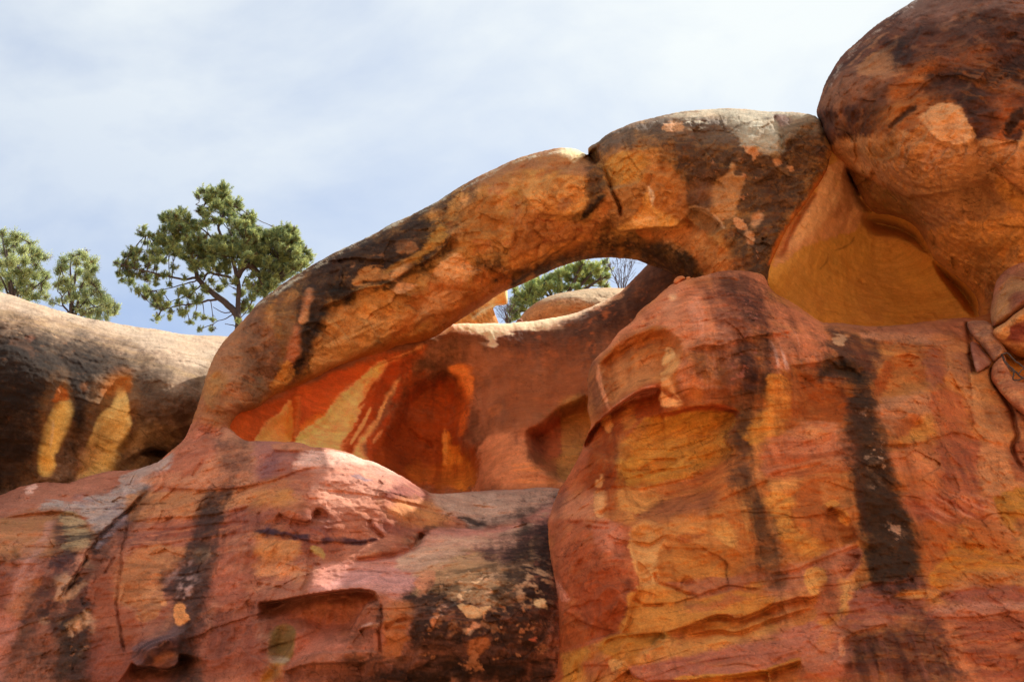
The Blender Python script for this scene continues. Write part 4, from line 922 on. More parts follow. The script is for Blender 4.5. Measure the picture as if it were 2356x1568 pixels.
    s.speck("m 1550,480 1800,430 1790,800 1560,820", (168, 124, 108), 2.2, .0, .15, .9, seed=4)
    s.reg("m 1810,380 1880,360 1920,400 1880,440 1800,440", (172, 128, 96), 4, 7, .9)
    s.reg("m 1620,860 1690,860 1700,920 1740,990 1650,1035 1605,1000", (204, 128, 66), 3, 4, .97)
    s.reg("m 1480,820 1520,820 1520,850 1490,850", (200, 128, 72), 3, 3, .9)
    s.reg("m 1540,960 1620,940 1600,1010 1700,1050 1900,960 2000,980 1900,1100 1700,1110 1500,1080", (98, 66, 58), 12, 10, .7)
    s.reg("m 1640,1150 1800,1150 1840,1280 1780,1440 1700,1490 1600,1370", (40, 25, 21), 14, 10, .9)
    s.reg("m 1250,1230 1450,1150 1640,1060 1720,1100 1620,1230 1620,1400 1500,1420 1250,1440 1210,1350", (120, 82, 74), 5, 7, .9)
    s.bands("m 1220,1180 1660,1120 1620,1450 1210,1450", (70, 46, 46), 9, -.3, .0, .8, seed=8)
    s.reg("m 1430,1330 1560,1300 1600,1330 1450,1380", (176, 108, 64), 4, 6, .8)
    s.reg("m 1300,1450 1600,1420 1700,1568 1200,1568", (116, 68, 54), 10, 10, .8)
    s.reg("m 1900,700 2100,560 2250,720 2354,900 2354,1450 1850,1500 1800,1200 1950,950", (150, 74, 54), 16, 14, .75)
    s.drips("m 1850,900 2300,900 2300,1350 1850,1350", (98, 50, 40), 4, .1, .5)
    # rounded hump: pinks, ochres
    s.reg("j 0,110 200,110 400,120 520,180 400,240 250,340 60,460 0,470", (166, 96, 78), 10, 8, .8)
    s.reg("j 110,230 240,250 180,380 60,440 40,400", (120, 72, 70), 16, 8, .7)  # bluish stripe of painted shading
    s.reg("j 150,160 300,110 520,180 400,180", (190, 106, 70), 4, 4, .8)
    s.reg("j 380,280 500,200 760,190 980,260 1100,290 1330,420 900,320 500,330 350,330", (220, 160, 132), 9, 8, .9)
    s.reg("j 640,350 1000,320 1330,430 1400,470 1100,600 900,560 700,500 560,490 600,400", (196, 124, 98), 10, 10, .8)
    s.reg("j 520,520 800,540 1080,600 860,720 650,700 520,600", (204, 128, 98), 10, 8, .8)
    s.speck("j 600,320 1330,430 1100,600 650,520", (128, 110, 112), 2.8, .32, .15, .7, seed=2)
    s.reg("j 1200,580 1360,450 1540,590 1480,660 1260,610", (142, 66, 54), 9, 8, .8)
    s.reg("j 70,560 250,530 360,640 200,690 0,670", (186, 120, 56), 16, 10, .8)
    s.reg("j 1350,650 1650,680 1800,800 1600,900 1300,820", (192, 112, 56), 14, 10, .7)
    s.reg("j 0,950 150,960 330,1010 420,1080 300,1190 100,1200 0,1100", (192, 126, 66), 14, 8, .8)
    s.reg("j 0,1220 250,1230 420,1310 300,1340 100,1320 0,1300", (198, 134, 82), 12, 8, .8)
    s.reg("j 500,1060 600,1080 620,1170 560,1120", (178, 136, 70), 4, 6, .7)
    s.line("j 0,925 200,945 330,970 480,1000 640,1020 900,1028 1100,1000", (72, 46, 52), 9, 4, 7, .9, brk=.05)
    s.reg("j 1100,830 1450,860 1560,940 1300,960 1120,930", (142, 70, 56), 12, 10, .7)
    s.reg("j 50,880 140,890 130,940 60,930", (80, 60, 70), 8, 7, .8)
    s.reg("j 560,870 700,890 700,960 560,950", (118, 70, 70), 10, 8, .7)
    s.reg("j 1530,930 1700,880 1840,900 1750,940 1600,1000 1480,1060 1420,1060", (94, 54, 40), 6, 10, .8, holes=.3)
    # grey saddle
    s.reg("j 1640,590 1850,578 2354,545 k 440,1085 430,1200 j 2354,830 2200,870 2000,890 1840,790 1700,720", (182, 136, 108), 7, 8, .93)
    s.speck("j 1640,590 2354,545 2354,860 2000,880", (74, 52, 48), 2.4, .30, .1, .9, seed=4, sc=(.5, 1, 1.4))
    s.line("j 1850,800 2000,840 2100,860", (64, 42, 34), 6, 3, 7, .9)
    s.reg("j 1830,900 2050,840 2200,830 2354,780 k 400,1170 380,1230 100,1400 0,1360 j 2200,890 2000,930", (78, 52, 44), 6, 10, .8, holes=.4)
    # ramp
    s.reg("j 480,1490 620,1240 900,1210 1300,1130 1480,1060 1600,930 1800,930 2000,920 2354,880 k 380,1230 330,1370 300,1568 j 2354,1300 1900,1200 1600,1300 1450,1500 n 1400,740 1100,720 900,700 700,730 400,780", (186, 110, 88), 7, 7, .95)
    s.reg("j 560,1480 800,1340 1100,1300 1450,1330 1450,1450 1300,1500 900,1440 700,1460", (198, 128, 112), 12, 8, .8)
    s.reg("j 1300,1200 1600,1020 2000,980 2354,930 k 330,1300 200,1400 j 2354,1080 2000,1100 1700,1240 1450,1300", (194, 140, 106), 12, 10, .85)
    s.speck("j 1500,1150 2354,900 2354,1568 1400,1500", (150, 98, 66), 2.6, .1, .25, .6, seed=5, sc=(.6, 1, 1.6))
    s.reg("j 1450,1480 1560,1300 1800,1180 2050,1120 2354,1150 k 260,1540 n 2354,860 1900,840 1650,740 1480,760", (176, 120, 78), 10, 10, .85)
    s.speck("n 1450,700 1700,520 2354,400 2354,900 1700,760", (92, 62, 40), 3.2, .08, .2, .75, seed=8, sc=(.5, 1, 1.6))
    s.speck("n 1450,700 1700,520 2354,400 2354,900 1700,760", (206, 142, 100), 4, .28, .1, .8, seed=2)
    s.reg("n 1480,620 1560,550 1640,560 1620,680 1560,740 1480,700", (200, 122, 78), 5, 6, .85)
    s.reg("j 2030,1080 2250,1060 2354,1040 k 330,1370 320,1568 j 2354,1200 2200,1200 2080,1150", (82, 48, 44), 7, 8, .9, holes=.3)
    # lower bulge
    s.reg("n 1380,790 1500,770 1700,750 1900,850 2100,900 2354,850 o 340,300 400,800 410,1200 350,1568 n 2354,1600 900,1600 1130,1490 1290,1350 1380,1200 1400,1000", (58, 34, 24), 8, 10, .95, holes=.15)
    s.reg("o 0,200 330,130 360,500 400,900 0,900 n 2200,820", (54, 34, 28), 10, 12, .85, holes=.35)
    s.speck("n 1400,800 2354,700 2354,1400 1300,1400", (150, 84, 50), 3.4, .34, .14, .7, seed=6)
    s.speck("o 0,430 350,430 380,900 0,900", (190, 128, 88), 4, .12, .2, .8, seed=6)
    for p, c in (("n 1870,880 1960,860 2050,900 2150,870 2130,910 2060,960 1950,960", (200, 136, 88)), ("n 1925,1070 2000,1030 2055,1050 2030,1090 1950,1110", (196, 126, 80)), ("n 1935,1100 1975,1110 1965,1140 1935,1130", (200, 140, 100)),
                 ("n 1950,1220 2040,1170 2125,1190 2115,1270 1980,1325", (178, 92, 50)), ("n 1610,1000 1640,980 1660,1020 1625,1075", (188, 98, 56)), ("n 1640,940 1670,935 1670,980", (170, 88, 48)),
                 ("o 215,820 285,820 285,870 220,870", (205, 150, 100)), ("o 295,860 325,860 320,890", (200, 145, 95)), ("o 150,1165 225,1150 225,1200 150,1195", (190, 90, 62)), ("o 200,1010 250,1005 255,1050 210,1050", (165, 90, 60))):
        s.reg(p, c, 3, 6, .93)
    s.reg("n 1180,880 1390,860 1410,1000 1390,1180 1280,1340 1140,1300 1150,1000", (172, 88, 44), 8, 10, .85)
    s.reg("n 380,860 520,770 700,750 900,760 1100,840 1150,1000 1140,1270 900,1270 600,1320 330,1430 250,1480 300,1250 355,1120 260,980", (164, 84, 58), 8, 7, .9)
    s.reg("n 400,850 700,780 1000,820 1080,950 800,960 500,900", (146, 70, 32), 16, 10, .75)
    s.reg("n 360,1120 600,1150 800,1230 500,1290 300,1420 280,1380", (182, 100, 76), 14, 10, .7)
    s.reg("n 1080,840 1150,870 1200,960 1150,1010 1090,980", (62, 38, 28), 6, 10, .8, holes=.3)
    s.reg("n 940,1080 1050,1060 1130,1080 1000,1180 880,1170", (84, 48, 30), 9, 8, .7)
    s.line("n 980,1060 1050,1040 1130,1040", (196, 136, 110), 5, 3, 3, .8)
    s.reg("n 255,1030 335,1060 358,1130 345,1250 292,1370 170,1392 118,1330 125,1180 180,1080", (126, 92, 44), 4, 3, .95)
    s.reg("n 300,1360 270,1390 160,1395 130,1350", (176, 142, 108), 6, 3, .8)
    s.reg("n 110,1440 200,1400 220,1500 150,1568 40,1568", (166, 112, 42), 6, 6, .9)
    s.reg("n 0,830 250,810 380,800 300,940 100,960 0,1000", (140, 74, 54), 10, 10, .8)
    s.reg("n 0,1210 110,1220 100,1420 0,1440", (138, 68, 52), 8, 8, .8)
    s.reg("n 260,1480 500,1400 900,1370 1200,1380 1100,1480 900,1568 250,1568", (126, 64, 44), 10, 10, .85)
    s.bands("n 800,1330 1300,1330 1250,1480 850,1420", (70, 40, 26), 9, -.05, .05, .7)
    s.reg("n 950,1540 1200,1450 1500,1480 1900,1380 2354,1250 2354,1600 900,1600", (44, 26, 18), 14, 10, .8)
    s.reg("D 462,1165 500,1160 492,1240 486,1300 480,1390 462,1440 450,1500 455,1570 405,1570 415,1500 430,1420 400,1380 408,1320 440,1260", (72, 50, 42), 7, 9, .82, rimk=0)
    s.speck("D 395,1300 450,1290 450,1400 395,1400", (176, 130, 112), 2.4, .05, .15, .85, seed=4); s.reg("m 1620,860 1690,860 1700,920 1740,990 1650,1035 1605,1000", (206, 130, 68), 3, 4, .97)
    s.reg("D 330,1120 345,1150 290,1225 232,1300 205,1360 215,1440 205,1570 128,1570 140,1480 110,1450 150,1390 205,1290 270,1210", (64, 46, 40), 8, 10, .62, rimk=0)
    s.speck("D 140,1380 215,1330 210,1480 150,1500", (196, 136, 98), 2.6, .1, .18, .85, seed=3)
    s.speck("D 980,1370 1260,1330 1260,1560 960,1560", (176, 100, 62), 4.2, .34, .1, .75, seed=16)
    o = s.build('rock_ledge', ROCK); tag(o, 'banded pink and red ledge below the arch, with pale ramp and black stained bulge', 'rock ledge')
ledge()
# ------------------------------------------------------------------ buttress filling the lower right
def buttress():
    o = T("D 1225,1640 o 350,1500 400,1200 410,900 390,620 350,400 330,130 k 335,1370 370,1260 410,1160 440,1085 520,970 580,860 640,740 680,620 720,530 720,470 690,350 700,250 695,150 700,40 g 690,1200 720,1080 760,1000 880,890 940,800 1000,730 1110,650 1160,570 1260,490 1400,370 1500,300 1600,268 1720,248 1900,195 2060,185 2250,205 2320,240 2354,300 h 0,1140 60,1220 240,1320 350,1400 460,1470 520,1500 l 540,205 700,215 850,235 1000,240 1200,230 1500,190 1700,165 1900,160 2030,120 D 2330,690 2440,680 2440,1640")
    s = Rock(o, [(1270,1540,18.6),(1280,1420,18.3),(1265,1230,19.0),(1290,1130,19.8),(1350,980,19.6),(1352,900,19.9),(1400,800,19.7),(1480,710,19.9),(1560,650,20.0),(1700,630,19.9),(1760,660,20.0),
                 (1500,760,19.0),(1600,720,18.9),(1740,720,18.9),(1450,850,18.9),(1500,900,18.7),(1600,860,18.3),(1740,800,18.4),(1740,880,18.3),(1420,960,18.7),(1380,1040,18.9),(1560,940,18.6),(1700,940,18.5),
                 (1500,1020,18.4),(1650,1060,18.4),(1420,1130,18.3),(1340,1180,18.4),(1500,1180,18.0),(1650,1160,17.9),(1350,1300,17.8),(1450,1300,17.5),(1600,1300,17.6),(1400,1420,17.5),(1600,1420,17.2),(1400,1540,17.3),(1700,1540,16.8),
                 (1860,730,20.0),(1830,780,18.9),(1900,850,18.8),(1850,960,18.4),(1800,1100,18.1),(1950,1000,18.3),(1960,760,19.9),(2050,770,20.3),(2050,900,18.8),(2060,1020,18.3),(1990,1200,17.8),(1900,1330,17.4),(2080,1280,17.6),(2100,1150,18.0),(2000,1420,17.1),(1950,1540,16.8),
                 (2180,745,20.8),(2150,850,19.3),(2200,820,20.0),(2230,900,19.8),(2200,1000,19.0),(2280,1000,19.4),(2340,1080,19.2),(2200,1200,18.2),(2340,1250,18.2),(2250,1400,17.3),(2340,1540,16.8),(2150,1540,16.7),(2260,740,21.0)],
             clean=.95, tone=(1.02, .99, .92), R=[(1300,1300,50),(1350,950,35),(1500,700,26),(1700,630,24),(1900,745,26),(2150,740,30),(2300,700,15)], A=[(1300,1300,.6),(1350,950,.3),(1500,700,.22),(1700,630,.24),(1900,745,.25),(2150,740,.3),(2300,700,.1)], Tb=1.6, RB=200, seed=17)
    s.rough(.10, .035, .012, .03, saw=.045, bil=.08, plate=.05, pf=.9, seed=17, tilt=-.18)
    s.flakes("o 380,100 1150,100 1100,1100 420,1200", .05, 1.1, 2)
    s.flakes("p 1500,300 2354,200 2354,1568 1400,1300", .05, 1.2, 3)
    s.flakes("q 600,500 2354,500 2354,1568 0,1568", .04, 1.4, 5)
    s.flakes("l 1000,250 1800,300 2000,900 1500,1300 1000,900", .04, 1.5, 6)
    # head of the buttress
    s.lip("g 1590,905 1700,885 1800,865 1950,870 2100,800 2354,770 l 0,325 100,300 250,270", .20, 40, 1, 3)
    s.dent("g 885,935 950,870 1100,790 1290,715 1420,730 1520,800 1565,880 1545,980 1490,1130 1370,1200 1150,1270 920,1440 840,1250 800,1050", .48, 26)
    s.lip("g 830,1250 900,1460 k 900,370", .1, 30, -1)
    s.lip("k 640,740 730,520 900,370 1050,270 1170,180 1370,150", .6, 90, 1, 3, .14)
    s.groove("g 1180,560 1240,660 1230,720", 8, .08); s.groove("g 1290,650 1360,520 1350,700", 6, .08)
    s.lip("g 1640,290 1800,255 2000,240 2100,270", .10, 25, 1)
    s.lip("g 1520,960 1480,1040 1400,1100 1330,1180", .08, 18, -1)
    s.lip("g 1370,1240 1450,1290 1500,1330", .08, 14, 1)
    # big ochre hollow
    s.dent("k 1040,660 1200,460 1400,410 1600,350 1800,320 1980,350 2070,360 2080,420 2000,560 1960,640 2060,740 2100,800 1950,1000 1880,1160 1700,1260 1300,1360 1100,1300 1000,1100 960,930 985,850", .55, 50)
    s.lip("k 1240,420 1500,370 1800,320 1960,340 2080,380", .22, 40, 1)
    s.lip("k 2090,400 2000,560 1960,640 2050,740", .2, 24, 1)
    s.lip("k 2354,1000 2200,1060 2000,1130 1880,1200", .12, 30, -1)
    for p, w in (("k 1250,860 1300,810 1400,795 1530,805", 4), ("k 1160,930 1190,880 1260,850", 4), ("k 1570,820 1660,795 1800,760 1950,700", 4), ("k 1630,490 1610,540 1500,590 1300,700", 5), ("k 1400,740 1600,660 1750,620 1870,610", 5),
                 ("k 1600,580 1680,560 1800,570 1920,600", 5), ("k 1020,905 1100,905", 4), ("k 1020,960 1090,945", 4), ("k 1430,920 1650,860 1850,770", 5), ("k 1000,1000 1300,920 1500,880", 5), ("k 1640,940 1750,935", 4), ("k 990,1090 1300,1060 1700,960 1900,880", 6)):
        s.lip(p, .09, 14, 1, 3)
    s.groove("k 760,1130 860,1120 880,1250 800,1340", 5, .06)
    s.groove("k 1120,1300 1140,1340 1180,1330", 5, .08)
    s.lip("k 930,1170 960,1260 1010,1360", .08, 16, -1)
    s.lip("o 380,160 480,90 620,95 740,110", .12, 20, 1, 3)
    s.groove("o 480,90 600,105 740,100 900,120", 4, .08)
    s.groove("o 600,140 750,150 900,160", 3, .05)
    # red block and yellow column
    s.lip("o 1080,150 1090,330 1140,500 1165,720 1080,830 1050,1050 1000,1120", .22, 34, -1, 3)
    s.lip("o 1050,1060 1000,1120 900,1140 720,1200", .15, 30, 1, 3)
    s.lip("o 530,860 620,860 700,810 820,800", .10, 26, 1)
    s.lip("o 480,910 560,930 640,1000 760,1050 1000,1100", .14, 24, 1)
    s.groove("o 430,640 490,730 530,800", 5, .12); s.groove("o 390,540 430,640", 5, .1)
    s.dent("o 1090,330 1100,200 1200,110 1400,160 1410,300 1330,360 1200,380", .18, 20)
    s.lip("o 1330,380 1350,330 1400,290", .1, 18, 1)
    s.groove("o 1310,560 1330,660", 4, .1); s.groove("o 1330,660 1450,690 1600,760 1700,790", 4, .07)
    s.groove("o 1110,800 1200,860 1280,865 1400,850", 4, .07)
    s.lip("o 1540,650 1580,690 1680,670", .12, 16, -1)
    s.lip("o 1400,315 1700,325 1900,330", .06, 14, 1)
    # long overhung ledges
    s.lip("o 1400,1110 1480,1090 1650,1040 1850,950 1990,940 2060,990 2150,960 2354,880 q 0,860 200,810 300,780 420,790 540,700", .22, 40, 1, 3, .08)
    s.lip("o 1600,1130 1900,1080 2050,1110 2200,1060 2354,1000 q 0,1000 200,940 440,860", .18, 28, 1, 3, .04)
    s.lip("o 800,1230 900,1150 1200,1120 1380,1100 1430,1130 1400,1200", .14, 30, 1, 3)
    s.lip("o 1190,1290 1280,1250 1400,1200", -.14, 22, 1, 3)
    s.lip("o 1080,1440 1130,1510 1250,1560", .25, 40, 1, 2)
    s.lip("o 1200,1560 1600,1550 2000,1500 2354,1460 q 0,1460 200,1400 310,1350", .25, 40, 1, 3, .05)
    s.lip("o 640,1410 800,1400 900,1390", .1, 18, 1)
    s.lip("q 820,710 1000,640 1200,640 1350,600", .10, 24, 1)
    s.lip("q 1100,780 1250,740 1480,735", .10, 18, 1)
    s.lip("q 640,1210 760,1110 950,1060 1100,1020", .10, 20, 1)
    s.lip("q 0,560 200,540 480,430 700,330 840,300", .12, 30, 1)
    s.lip("q 1600,750 1900,700 2100,690", .05, 20, 1)
    s.lip("q 1480,960 1700,970 2000,940 2354,900", .10, 20, 1)
    s.lip("q 860,400 850,460 780,560 700,640", .18, 30, 1)
    s.lip("q 1700,280 1850,280 2000,320", .08, 18, 1)
    for p in ("q 1700,1000 2000,960 2354,1000", "q 1900,1200 2354,1160", "q 1850,1350 2354,1300", "q 0,1180 300,1120 500,1030 620,940", "q 1850,700 2354,560", "q 800,850 1000,820 1200,860", "q 1000,1130 1300,1060"):
        s.lip(p, .05, 14, 1, 6)
    # right-hand wall: pockets, folds, crack
    s.lip("l 180,600 400,570 560,540 700,500", .2, 50, 1, 3)
    s.dent("l 480,640 560,560 700,560 900,590 930,700 860,800 770,820 740,740 600,700 480,740", .3, 40)
    s.dent("l 160,650 300,620 480,640 700,740 750,950 650,1150 300,1150 160,1150", .2, 60)
    s.dent("l 1110,540 1250,490 1380,520 1440,620 1470,800 1320,880 1120,960 960,900 960,780 1040,640", .55, 34)
    s.lip("l 1115,520 1250,480 1390,510 1450,600", .12, 22, 1)
    s.dent("l 1200,1170 1280,1070 1420,1060 1460,1160 1420,1280 1240,1300", .22, 36)
    s.lip("l 1100,480 1170,400 1240,370 1300,420", .12, 24, -1)
    s.lip("l 850,340 1000,380 1200,385 1500,430 1630,460 1700,700 1850,900 1920,1250 2220,1330", .10, 60, 1, 4)
    s.lip("l 1000,1310 1250,1320 1400,1300 1550,1250 1750,1190 2000,1290", .14, 34, 1, 4)
    s.groove("p 600,750 520,810 650,1040 700,1130", 4, .08)
    s.dent("p 520,800 600,750 740,840 830,1030 700,1110 650,1040", .16, 12)
    s.lip("p 220,700 250,880 290,960 340,980", .08, 18, 1)
    s.lip("p 0,450 300,380 500,330", .08, 24, 1, 4); s.lip("p 0,760 200,620 420,500", .06, 20, 1, 4)
    s.lip("p 2100,630 2060,700 2120,850 2250,1020 2280,1060", .12, 24, -1)
    s.groove("l 1850,480 1880,560 1920,660", 7, .3); s.groove("l 2060,620 2040,700 2130,830 2220,950 2260,1100 2300,1250 2240,1330 2260,1450 2354,1568", 5, .3, 3)
    s.groove("l 1830,200 1850,300 1870,500", 6, .25)
    s.lip("l 1840,670 1930,660 2020,600", -.2, 60, 1)
    for p in ("p 1500,600 1700,700 1900,800 2050,860", "p 1400,640 1650,760 1850,860", "p 1600,560 1850,680 2050,760", "p 1250,650 1500,760 1800,900"):
        s.lip(p, .04, 14, 1, 6)
    # ---------- tints
    s.paint((186, 102, 54))
    s.mottle((156, 72, 36), 1.0, -.1, .4, .55, 5)
    s.mottle((204, 132, 64), 1.2, .0, .45, .65, 8, sc=(1, 1, 1.6))
    A_ = "g 700,1060 1100,640 1500,290 2060,180 2354,260 l 0,0 500,200 1800,200 2354,800 q 2354,1568 0,1568 o 0,1568 k 400,1300"
    s.drips(A_, (110, 48, 28), 3.2, .16, .32, seed=12); s.drips(A_, (216, 134, 92), 4.2, .24, .26, seed=15); s.drips(A_, (70, 36, 28), 6, .40, .3, seed=19)
    s.reg("g 700,1060 1100,640 1500,290 2060,180 2354,260 l 0,0 300,100 520,210 530,560 200,600 0,640 g 2354,760 2100,780 1590,900 1540,800 1300,700 900,900", (206, 112, 78), 12, 8, .9)
    s.speck("g 700,1060 1500,300 2300,200 2354,700 1600,880 1300,700", (186, 88, 54), 2.2, .1, .25, .6, seed=4)
    s.reg("g 1620,290 1800,250 2050,240 2100,290 1850,330 1650,330", (184, 96, 54), 6, 6, .8)
    s.reg("g 1420,400 1500,340 1560,560 1500,700 1400,560", (198, 118, 86), 10, 8, .6)
    s.reg("g 1540,800 1600,900 1800,860 2060,800 2060,850 1800,900 1640,920 1620,1000 1800,1280 1850,1390 1650,1360 1520,1200 1560,1000", (202, 108, 72), 12, 7, .85)
    s.drips("g 1600,300 2354,260 2354,1300 1560,1300", (222, 138, 108), 4, .12, .5)
    s.drips("l 0,250 500,250 500,620 0,650", (226, 170, 150), 6, .28, .8)
    s.reg("g 1820,320 2000,270 2130,260 2260,340 2340,420 2340,680 2130,690 2100,780 1960,780 1880,600", (120, 58, 42), 22, 14, .85, holes=.25)
    s.reg("g 2120,380 2200,350 2330,400 2330,660 2250,700 2130,680", (62, 38, 34), 14, 12, .9, holes=.25)
    s.reg("g 1960,260 2130,250 2150,330 2000,380", (96, 52, 38), 10, 10, .7)
    s.reg("g 1830,900 2060,860 2290,870 2310,1000 2330,1180 2200,1320 2000,1380 1870,1330 1820,1150", (108, 54, 38), 18, 12, .85, holes=.2)
    s.reg("g 2100,880 2280,870 2330,1180 2150,1300 2090,1100", (64, 36, 32), 14, 12, .85, holes=.25)
    s.speck("g 1850,330 2340,330 2340,1250 1850,1250", (176, 96, 80), 7, .36, .1, .6, seed=4)
    s.reg("g 885,935 950,870 1100,790 1290,715 1420,730 1520,800 1560,880 1540,980 1300,1000 1000,960 860,1050", (182, 94, 44), 10, 6, .85)
    s.reg("g 820,1080 1000,1000 1300,1020 1400,1130 1150,1270 920,1440 850,1250", (190, 106, 60), 12, 8, .8)
    s.drips("g 900,900 1400,900 1300,1250 900,1300", (206, 132, 76), 4, .12, .45)
    s.reg("g 1430,890 1485,960 1440,1020 1390,1050 1420,960", (218, 152, 96), 3, 4, .95)
    s.reg("g 1530,990 1500,1100 1370,1140 1440,1060", (214, 150, 84), 4, 5, .9)
    s.reg("g 1450,430 1500,415 1500,440 1460,448", (232, 170, 126), 2, 2, .9)
    s.reg("g 700,1100 760,1000 850,1200 900,1400 880,1480 750,1568 690,1400", (128, 66, 44), 8, 8, .8)
    s.line("g 790,1060 800,1200 850,1350 900,1460", (208, 132, 86), 5, 3, 4, .8)
    # rim and ochre hollow
    s.reg("k 640,740 720,520 900,380 1050,270 1180,170 1380,160 1560,320 1300,430 1200,480 1060,660 990,850 960,930 980,1100 700,1130 640,1000", (152, 58, 18), 7, 7, .95)
    s.reg("k 440,1085 640,740 720,530 700,650 660,860 560,1000 470,1120", (188, 92, 62), 8, 6, .9)
    s.reg("k 1180,170 1300,140 1370,160 1230,230 1050,300 900,400 740,520 900,380", (198, 108, 80), 6, 4, .8)
    s.reg("k 830,460 900,430 920,500 890,565 850,530", (206, 134, 66), 3, 6, .9)
    s.reg("k 1020,400 1080,340 1140,440 1100,500 1040,540", (192, 106, 46), 6, 8, .7)
    s.reg("k 1370,190 1400,80 1490,150 1500,220 1560,305 1370,310", (216, 150, 88), 3, 4, .95)
    s.line("k 1380,170 1440,220 1530,270", (176, 84, 40), 5, 2, 3, .9)
    s.reg("k 1600,200 2050,200 2080,330 1900,330 1600,320", (154, 70, 32), 14, 8, .8)
    s.reg("k 1670,180 1740,180 1740,290 1690,300", (190, 104, 50), 8, 5, .7)
    s.reg("k 1050,660 1200,470 1250,440 1420,420 1600,370 1800,335 1960,370 2070,370 2080,420 2000,560 1960,640 2055,740 1900,850 1700,950 1400,1040 990,1085 970,930 990,850", (188, 124, 46), 6, 6, .97)
    s.bands("k 1000,500 2000,350 2050,740 1000,1080", (196, 140, 62), 6, -.55, .05, .6, seed=2)
    s.bands("k 1000,500 2000,350 2050,740 1000,1080", (160, 92, 34), 8, -.5, .2, .6, seed=5)
    s.reg("k 1170,900 1280,830 1400,810 1400,880 1300,920 1170,920", (190, 100, 36), 8, 6, .8)
    s.reg("k 1200,480 1060,660 1010,800 1060,800 1160,620 1260,500", (176, 102, 50), 8, 6, .8)
    s.line("k 1400,420 1700,340 1960,350 2080,390 2070,440", (168, 62, 26), 7, 4, 5, .85)
    s.reg("k 990,1080 1400,1040 1900,860 2050,750 2100,800 1980,1000 1880,1150 1700,1250 1400,1130", (190, 96, 46), 9, 8, .85)
    s.bands("k 990,1080 1900,860 2100,800 1880,1180 1300,1200", (168, 72, 34), 7, -.35, .05, .6, seed=7)
    s.reg("k 980,1090 1250,1110 1330,1180 1280,1250 1150,1300 1000,1300 950,1180", (200, 132, 66), 7, 8, .9)
    s.reg("k 1220,1320 1400,1220 1650,1180 1850,1130 1880,1200 1600,1330 1250,1390", (158, 78, 48), 10, 10, .85)
    s.reg("k 440,1090 660,860 690,1120 560,1140 460,1160", (178, 78, 40), 10, 6, .8)
    s.reg("k 650,1000 990,950 990,1110 720,1130", (146, 56, 18), 8, 6, .8)
    s.reg("k 380,1180 470,1140 700,1130 770,1140 760,1240 800,1340 860,1400 400,1400 340,1360", (192, 108, 78), 10, 7, .9)
    s.reg("k 400,1200 480,1150 460,1240 400,1300", (96, 58, 56), 10, 8, .7, holes=.3)
    s.reg("k 775,1130 865,1125 872,1200 805,1345 762,1240", (208, 142, 84), 4, 4, .95)
    s.reg("k 810,960 835,960 830,1010 810,1010", (208, 140, 80), 3, 3, .9); s.reg("k 780,1020 815,1025 820,1060 785,1065", (206, 136, 76), 3, 3, .9)
    s.reg("k 870,1130 950,1120 930,1300 870,1320", (170, 76, 34), 5, 5, .8)
    # dark drain between the two masses
    s.reg("k 2060,250 2200,190 2354,100 2354,160 2250,250 2200,330 2225,420 2150,520 2170,650 2120,740 2060,700 1990,600 2090,480 2110,380", (82, 48, 30), 8, 9, .93, holes=.15)
    s.reg("k 2100,740 2160,680 2170,820 2200,980 2100,1000 2000,1020 2100,880", (112, 64, 48), 10, 8, .8)
    s.reg("k 2090,560 2200,620 2180,480 2354,360 2354,620 2200,660", (196, 118, 50), 6, 6, .9)
    s.reg("k 1900,1210 2000,1140 2354,1030 2354,1568 2020,1568 1960,1330", (182, 88, 38), 10, 8, .8)
    s.drips("k 2000,1100 2354,1050 2354,1568 2000,1568", (104, 54, 30), 4, .08, .8, seed=4)
    s.drips("k 1900,1150 2354,1050 2354,1568 2000,1568", (206, 124, 66), 5, .2, .6, seed=9)
    # red block, cream column, ochre field
    s.reg("o 340,130 480,90 1080,140 1090,330 1140,520 1160,720 1070,860 1050,1060 900,1150 720,1210 560,1250 420,1250 400,900 370,500", (178, 84, 54), 6, 6, .93)
    s.reg("o 560,350 800,450 1000,560 1040,900 1000,1080 700,1000 580,700", (158, 64, 34), 22, 12, .85)
    s.reg("o 760,130 980,140 1000,400 900,400 780,280", (192, 102, 76), 6, 6, .8)
    s.drips("o 700,110 1100,130 1100,400 700,350", (204, 116, 88), 5, .1, .5)
    s.reg("o 380,680 440,660 520,800 440,800", (200, 116, 92), 4, 5, .8)
    s.reg("o 430,1020 560,930 640,1010 720,1200 560,1240 420,1230", (166, 72, 30), 8, 8, .85)
    s.reg("o 1060,640 1090,660 1080,760 1050,740", (116, 50, 34), 4, 6, .8); s.reg("o 1040,880 1080,880 1060,960 1040,950", (120, 52, 34), 4, 6, .8)
    s.reg("o 1090,330 1100,170 1200,110 1320,130 1420,190 1400,310 1330,400 1340,620 1330,660 1180,750 1150,560", (206, 146, 82), 5, 6, .95)
    s.bands("o 1150,400 1340,400 1330,660 1170,660", (182, 112, 48), 8, -.3, .05, .6)
    s.bands("o 1090,150 1400,150 1400,350 1100,350", (178, 120, 52), 7, .1, .2, .5)
    s.reg("o 1410,120 1900,60 2000,140 2050,330 1900,360 1400,330", (194, 122, 60), 8, 8, .85)
    s.speck("o 1400,130 2000,80 2050,330 1400,330", (166, 78, 44), 3, .22, .12, .75, seed=3, sc=(.6, 1, 1.5))
    s.reg("o 1860,140 1990,130 2050,300 2000,330 1900,240", (208, 142, 70), 6, 7, .85)
    s.reg("o 1400,340 2040,340 2100,560 2000,620 1700,600 1480,660 1340,600", (182, 96, 42), 8, 8, .85)
    s.reg("o 1450,430 1700,420 1880,520 1960,590 1750,580 1500,500", (198, 124, 54), 8, 8, .8)
